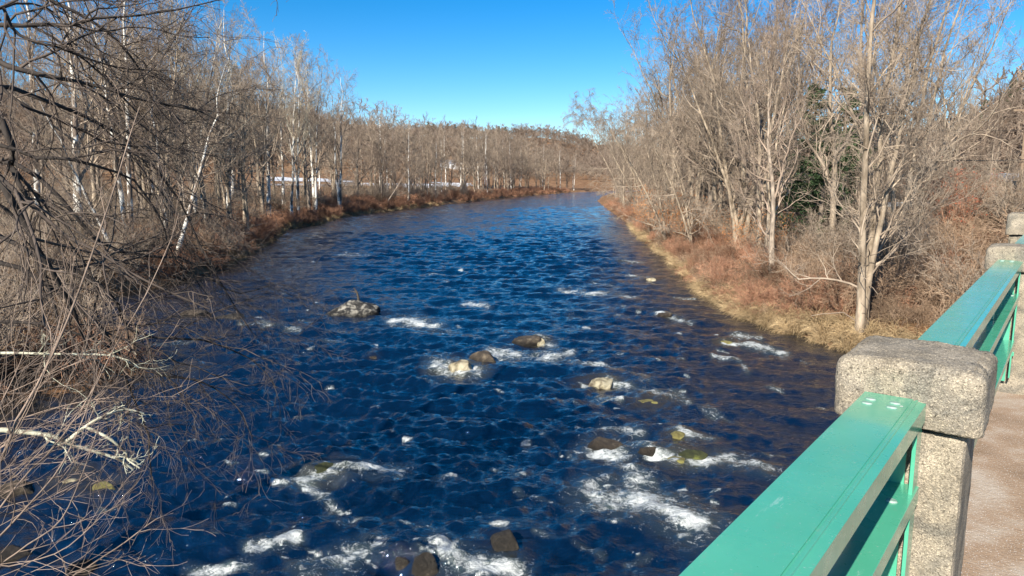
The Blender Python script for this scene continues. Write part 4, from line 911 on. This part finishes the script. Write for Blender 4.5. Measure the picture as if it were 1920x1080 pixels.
def rail_panel(a0, a1, lab):
    e = empty('steel_railing', brid(-.35, a0, WZ), lab, 'railing', 'green steel railing panels'); e.rotation_euler = (0, 0, RZ)
    L = a1 - a0; zt = ZR - WZ; X = (1, 0, 0); Zv = (0, 0, 1)
    # top rail: inverted channel with a folded lower lip on the sidewalk side
    q = MB(); q.prism([(-.078, 0), (.044, 0), (.0445, -.0035), (.049, -.0035), (.0495, -.001), (.056, -.001), (.0575, -.005), (.0765, -.0075), (.0765, -.060), (.0705, -.060), (.0705, -.013), (-.070, -.013), (-.070, -.060), (-.078, -.060)], (0, 0, zt), (0, L, zt), X, Zv)
    link('top_rail', fix_bevel(q.mesh('top_rail'), .0008, 2), M['paint'], e)
    for s, z in enumerate((.245, .60)):
        q = MB(); q.prism([(-.078, 0), (.0765, 0), (.0765, -.05), (.0705, -.05), (.0705, -.008), (-.070, -.008), (-.070, -.05), (-.078, -.05)], (0, .0, zt - z), (0, L - .0, zt - z), X, Zv)
        link('middle_rail' if s == 0 else 'bottom_rail', fix_bevel(q.mesh('mr'), .0015, 2), M['paint'], e)
    for end in (0, 1):
        y0 = L - .055 if end else .055; sg = 1 if end else -1
        q = MB(); q.box((-.018, y0 + sg * .05, zt - .47), (.116, .008, .90)); link('end_plate', q.mesh('ep'), M['paint'], e)
        q = MB(); q.box((.066, y0 + sg * .02, zt - .47), (.010, .075, .815)); link('end_flange', fix_bevel(q.mesh('ef'), .001), M['paint'], e)
        for z in (.70,):
            q = MB(); q.box((.076, y0 + sg * .035, zt - z), (.010, .03, .03)); link('clip', fix_bevel(q.mesh('cl'), .002), M['paint'], e)
        q = MB(); q.cyl((0, 0, 0), (0, 0, .0035), .0125, .0105, 16); bmesh_ = fix_bevel(q.mesh('bolt'), 0); bmesh_.materials.append(M['bolt'])
        for bx in (-.048, .012):
            for by in (.075, .12):
                o = link('bolt', bmesh_, parent=e, smooth=False); o.location = (bx, (L - by) if end else by, zt + .0002); o.scale = (1.15, .75, 1)
        o = link('bolt', bmesh_, parent=e); o.location = (.035, L - .15 if end else .15, zt - .245 + .0002); o.scale = (1.2, 1, 1.2)
    # vertical pickets in mid span hold the three rails together
    for k in (1, 2):
        q = MB(); q.box((.0, L * k / 3, zt - .14), (.03, .05, .20)); q.box((.0, L * k / 3, zt - .42), (.03, .05, .30)); link('strut', q.mesh('st'), M['paint'], e)
    return e
rail_panel(-2.05, 2.188, 'nearest green steel railing panel running out of the bottom of the picture')
rail_panel(2.56, 6.488, 'second green railing panel with sky blue sheen between two concrete posts')
rail_panel(6.86, 10.79, 'third green railing panel, mostly hidden behind the second post')
# litter
q = MB(); r = np.random.default_rng(3)
q.add([(0, 0, .0), (.07, .01, .02), (.09, .06, .01), (.03, .07, .035), (-.02, .04, .01), (.04, .03, .05)], [(0, 1, 5), (1, 2, 5), (2, 3, 5), (3, 4, 5), (4, 0, 5)])
o = link('paper_scrap', q.mesh('pap'), M['paper']); o.location = P(1668, 1072, ZR - .598); o.location.z = ZR - .598; tag(o, 'crumpled white paper scrap lying on the lower railing member', 'litter')

# ------------------------------------------------------------ overhanging tree, near left
def near_tree():
    r = np.random.default_rng(21)
    tx, ty = -9.6, 9.0; tz = g1(tx, ty)
    e = empty('overhanging_tree', (0, 0, 0), 'dark branched tree reaching over the river from the left edge with drooping twigs', 'tree')
    K = 16
    base = resample([(tx, ty, tz - .5), (tx + .1, ty, 4), (tx + .3, ty, 7), (tx + .2, ty + .3, 10), (tx + .5, ty + .4, 14)], K)[None]
    rb = np.linspace(.24, .08, K)[None]
    link('trunk', tube_mesh('trunk', [(base, rb, 10)]), M['bark_dark'], e, smooth=True)
    T = lambda z: np.array([tx + .15, ty + .1, z])
    limbs = [  # start height on trunk, [(px,py,D)...], r0
     (7.6, [(-120, 85, 8.6), (0, 115, 8.5), (70, 142, 8.5), (150, 158, 8.6), (240, 185, 8.8), (350, 208, 9.2), (430, 240, 9.5)], .030),
     (9.0, [(-90, 40, 8.5), (30, 36, 8.5), (110, 36, 8.6), (180, 25, 8.7), (280, 22, 9), (430, -12, 9.4)], .024),
     (8.2, [(-60, 60, 8), (10, 10, 8), (40, 60, 8), (130, 90, 8.2), (230, 110, 8.6), (330, 120, 9)], .020),
     (9.5, [(-100, -40, 9), (60, -20, 9), (180, 40, 9.2), (250, 110, 9.5), (290, 190, 9.8), (360, 260, 10)], .020),
     (7.2, [(-80, 200, 9), (20, 250, 9), (25, 295, 9), (55, 340, 9), (90, 382, 9.1), (112, 402, 9.2), (150, 470, 9.5)], .040),
     (6.6, [(-90, 250, 8), (0, 320, 8), (30, 370, 8), (75, 450, 8.1), (120, 530, 8.3), (145, 575, 8.6), (170, 645, 9), (215, 700, 9.4)], .042),
     (7.0, [(-60, 170, 9.5), (60, 180, 9.5), (150, 215, 9.8), (230, 260, 10), (290, 320, 10.3), (340, 400, 10.6), (380, 480, 10.9), (420, 560, 11.2), (470, 640, 11.4)], .024),
     (6.4, [(-60, 300, 10), (60, 330, 10), (130, 400, 10.2), (200, 470, 10.4), (280, 487, 10.7), (330, 495, 11), (390, 537, 11.3), (440, 560, 11.6), (490, 545, 11.8)], .026),
     (6.2, [(-60, 420, 9.6), (60, 480, 9.6), (150, 505, 9.8), (215, 555, 10), (235, 610, 10.2), (300, 640, 10.4), (380, 650, 10.8), (470, 690, 11.2), (520, 735, 11.4)], .026),
     (6.0, [(-60, 480, 9), (80, 520, 9.2), (160, 580, 9.4), (200, 625, 9.6), (215, 665, 9.8), (240, 725, 10), (270, 790, 10.2), (287, 860, 10.4), (290, 920, 10.5)], .024),
     (6.8, [(-80, 360, 9), (40, 430, 9), (90, 560, 9.1), (110, 640, 9.2), (130, 700, 9.3), (180, 760, 9.5), (210, 860, 9.7)], .018),
     (5.8, [(-70, 600, 9.4), (60, 610, 9.5), (180, 640, 9.8), (280, 700, 10), (370, 720, 10.4), (430, 760, 10.6), (470, 830, 10.8)], .018),
     (8.4, [(-90, 120, 9), (40, 200, 9), (150, 250, 9.3), (240, 280, 9.6), (330, 290, 10), (420, 310, 10.5)], .018),
     (7.4, [(-90, 260, 8.4), (60, 290, 8.4), (140, 300, 8.5), (240, 330, 9), (300, 400, 9.3), (330, 470, 9.6), (400, 560, 10)], .018)]
    P1, R1, K1 = [], [], 18
    for z, pl, r0 in limbs:
        w = [U(*a) for a in pl]; P1.append(resample([T(z)] + w, K1)); R1.append(np.linspace(r0 * 1.45, .006, K1))
    P1 = np.array(P1); R1 = np.array(R1); P1[:, 2:] += np.cumsum(r.normal(0, .018, P1[:, 2:].shape), 1)
    for a, b_ in zip(P1, R1): link('limb', tube_mesh('limb', [(a[None], b_[None], 7)]), M['bark_dark'], e, smooth=True)
    up, dn = slice(0, 4), slice(4, 12)
    pa, qa = grow(r, P1, R1, 13, .25, 1, .30, (.5, 1.1), 9, -.12, .17, .6, .0045, .45, .35)
    pb, qb = grow(r, pa, qa, 6, .15, 1, .5, (.4, 1.0), 7, -.22, .18, .7, .0035, .4, .45)
    pc, qc = grow(r, pb, qb, 4, .15, 1, .55, (.3, .9), 5, -.22, .2, .75, .0026, .4, .5)
    link('branches', tube_mesh('branches', [(pa, qa, 5), (pb, qb, 4)]), M['twig_dark'], e)
    link('twigs', tube_mesh('twigs', [(pc, qc, 3)]), M['twig_near'], e)
near_tree()
def lichen_branch():
    e = empty('lichen_covered_branch', (0, 0, 0), 'pale lichen covered dead branch reaching in from the left edge above the water', 'branch')
    r = np.random.default_rng(5)
    A = resample([U(-160, 795, 7), U(0, 806, 7), U(97, 817, 7.1), (U(132, 833, 7.2)), U(215, 858, 7.4), U(250, 880, 7.5)], 16)
    B = resample([U(125, 828, 7.15), U(161, 800, 7.2), U(195, 780, 7.3), U(235, 768, 7.5), U(270, 775, 7.6)], 16)
    C = resample([U(160, 800, 7.2), U(205, 822, 7.2), U(235, 848, 7.3), U(240, 862, 7.3), U(262, 878, 7.3)], 16)
    D = resample([U(-150, 668, 8), U(0, 662, 8), U(100, 664, 8.1), U(210, 667, 8.2), U(260, 690, 8.4)], 16)
    Pn = np.array([A, B, C, D]); Rn = np.stack([np.linspace(.030, .012, 16), np.linspace(.022, .009, 16), np.linspace(.018, .008, 16), np.linspace(.02, .008, 16)])
    link('bough', tube_mesh('bough', [(Pn, Rn, 7)]), M['lichen'], e, smooth=True)
    p, q = grow(r, Pn, Rn, 9, .3, 1, .3, (.6, 1.2), 6, .05, .3, .5, .004, .4, .4); p2, q2 = grow(r, p, q, 4, .2, 1, .5, (.5, 1.1), 4, 0, .3, .7, .003)
    link('side_twigs', tube_mesh('st', [(p, q, 4), (p2, q2, 3)]), M['lichen'], e)['kind'] = 'stuff'
lichen_branch()
def whips():
    r = np.random.default_rng(8)
    e = empty('sapling_clump', (-4.6, 3.6, g1(-4.6, 3.6)), 'clump of long pale whip like shoots rising from the bottom left corner', 'shrub')
    I = np.array(e.location); root = np.array([-4.3, 3.9, 1.5])
    lst = [([(-60, 950, 4.3), (0, 870, 4.4), (30, 790, 4.5), (60, 740, 4.6), (110, 640, 4.7), (150, 540, 4.9), (185, 440, 5.1), (215, 350, 5.3), (245, 250, 5.5), (262, 200, 5.6)], .0095),
           ([(-60, 1040, 4.2), (40, 900, 4.4), (100, 840, 4.6), (170, 740, 4.8), (215, 650, 5), (270, 560, 5.2), (320, 450, 5.4), (335, 400, 5.5)], .006),
           ([(-60, 1060, 4.2), (0, 1005, 4.2), (60, 940, 4.3), (110, 880, 4.4), (150, 800, 4.5), (190, 690, 4.6)], .007),
           ([(100, 1120, 4.4), (170, 1060, 4.5), (230, 1020, 4.6), (290, 975, 4.7), (325, 962, 4.8)], .006),
           ([(-30, 1100, 4), (40, 1030, 4.1), (110, 980, 4.2), (150, 900, 4.3), (185, 800, 4.4)], .006),
           ([(-60, 900, 4.8), (20, 820, 4.9), (80, 700, 5), (120, 600, 5.1), (140, 480, 5.3)], .006),
           ([(-60, 980, 4.5), (30, 960, 4.5), (120, 900, 4.7), (170, 880, 4.9), (190, 915, 5)], .005),
           ([(-60, 860, 4.6), (10, 740, 4.6), (50, 640, 4.7), (60, 520, 4.8)], .005), ([(-60, 1090, 3.9), (30, 1060, 4), (120, 1030, 4.1), (200, 960, 4.3), (235, 940, 4.4)], .005),
           ([(-60, 930, 4.3), (20, 900, 4.4), (90, 830, 4.5), (150, 770, 4.7), (240, 700, 4.9)], .005), ([(60, 1130, 4.2), (120, 1080, 4.3), (200, 1055, 4.4), (260, 1040, 4.6), (300, 1075, 4.7)], .004)]
    for k in range(13):
        y0 = r.uniform(760, 1120); a = r.uniform(.25, 1.2); L = r.uniform(150, 330); D = r.uniform(4.2, 6); c = r.uniform(-.5, .3)
        pl = [(-50 + 0, y0, D)]; x, y = -50., y0
        for _ in range(4): x += math.cos(a) * L / 3; y -= math.sin(a) * L / 3; a += c * .5; pl.append((x, y, D + .1))
        lst.append((pl, r.uniform(.0028, .0045)))
    Pn, Rn = [], []
    for pl, r0 in lst:
        w = [U(*a) for a in pl]; s = w[0] + np.array([-.55, -.1, -.9]); Pn.append(resample([root + r.normal(0, .15, 3), s] + w, 20) - I); Rn.append(np.linspace(r0 * 1.3, r0 * .35, 20))
    Pn = np.array(Pn); Rn = np.array(Rn)
    link('shoots', tube_mesh('shoots', [(Pn, Rn, 6)]), M['whip'], e, smooth=True)
    p, q = grow(r, Pn, Rn, 6, .3, 1, .16, (.4, .9), 6, .15, .15, .6, .0022, .4, .4); p2, q2 = grow(r, p, q, 3, .2, 1, .4, (.4, .9), 4, .1, .15, .7, .0016)
    link('side_shoots', tube_mesh('ss', [(p, q, 4), (p2, q2, 3)]), M['whip'], e)
whips()
print('done')
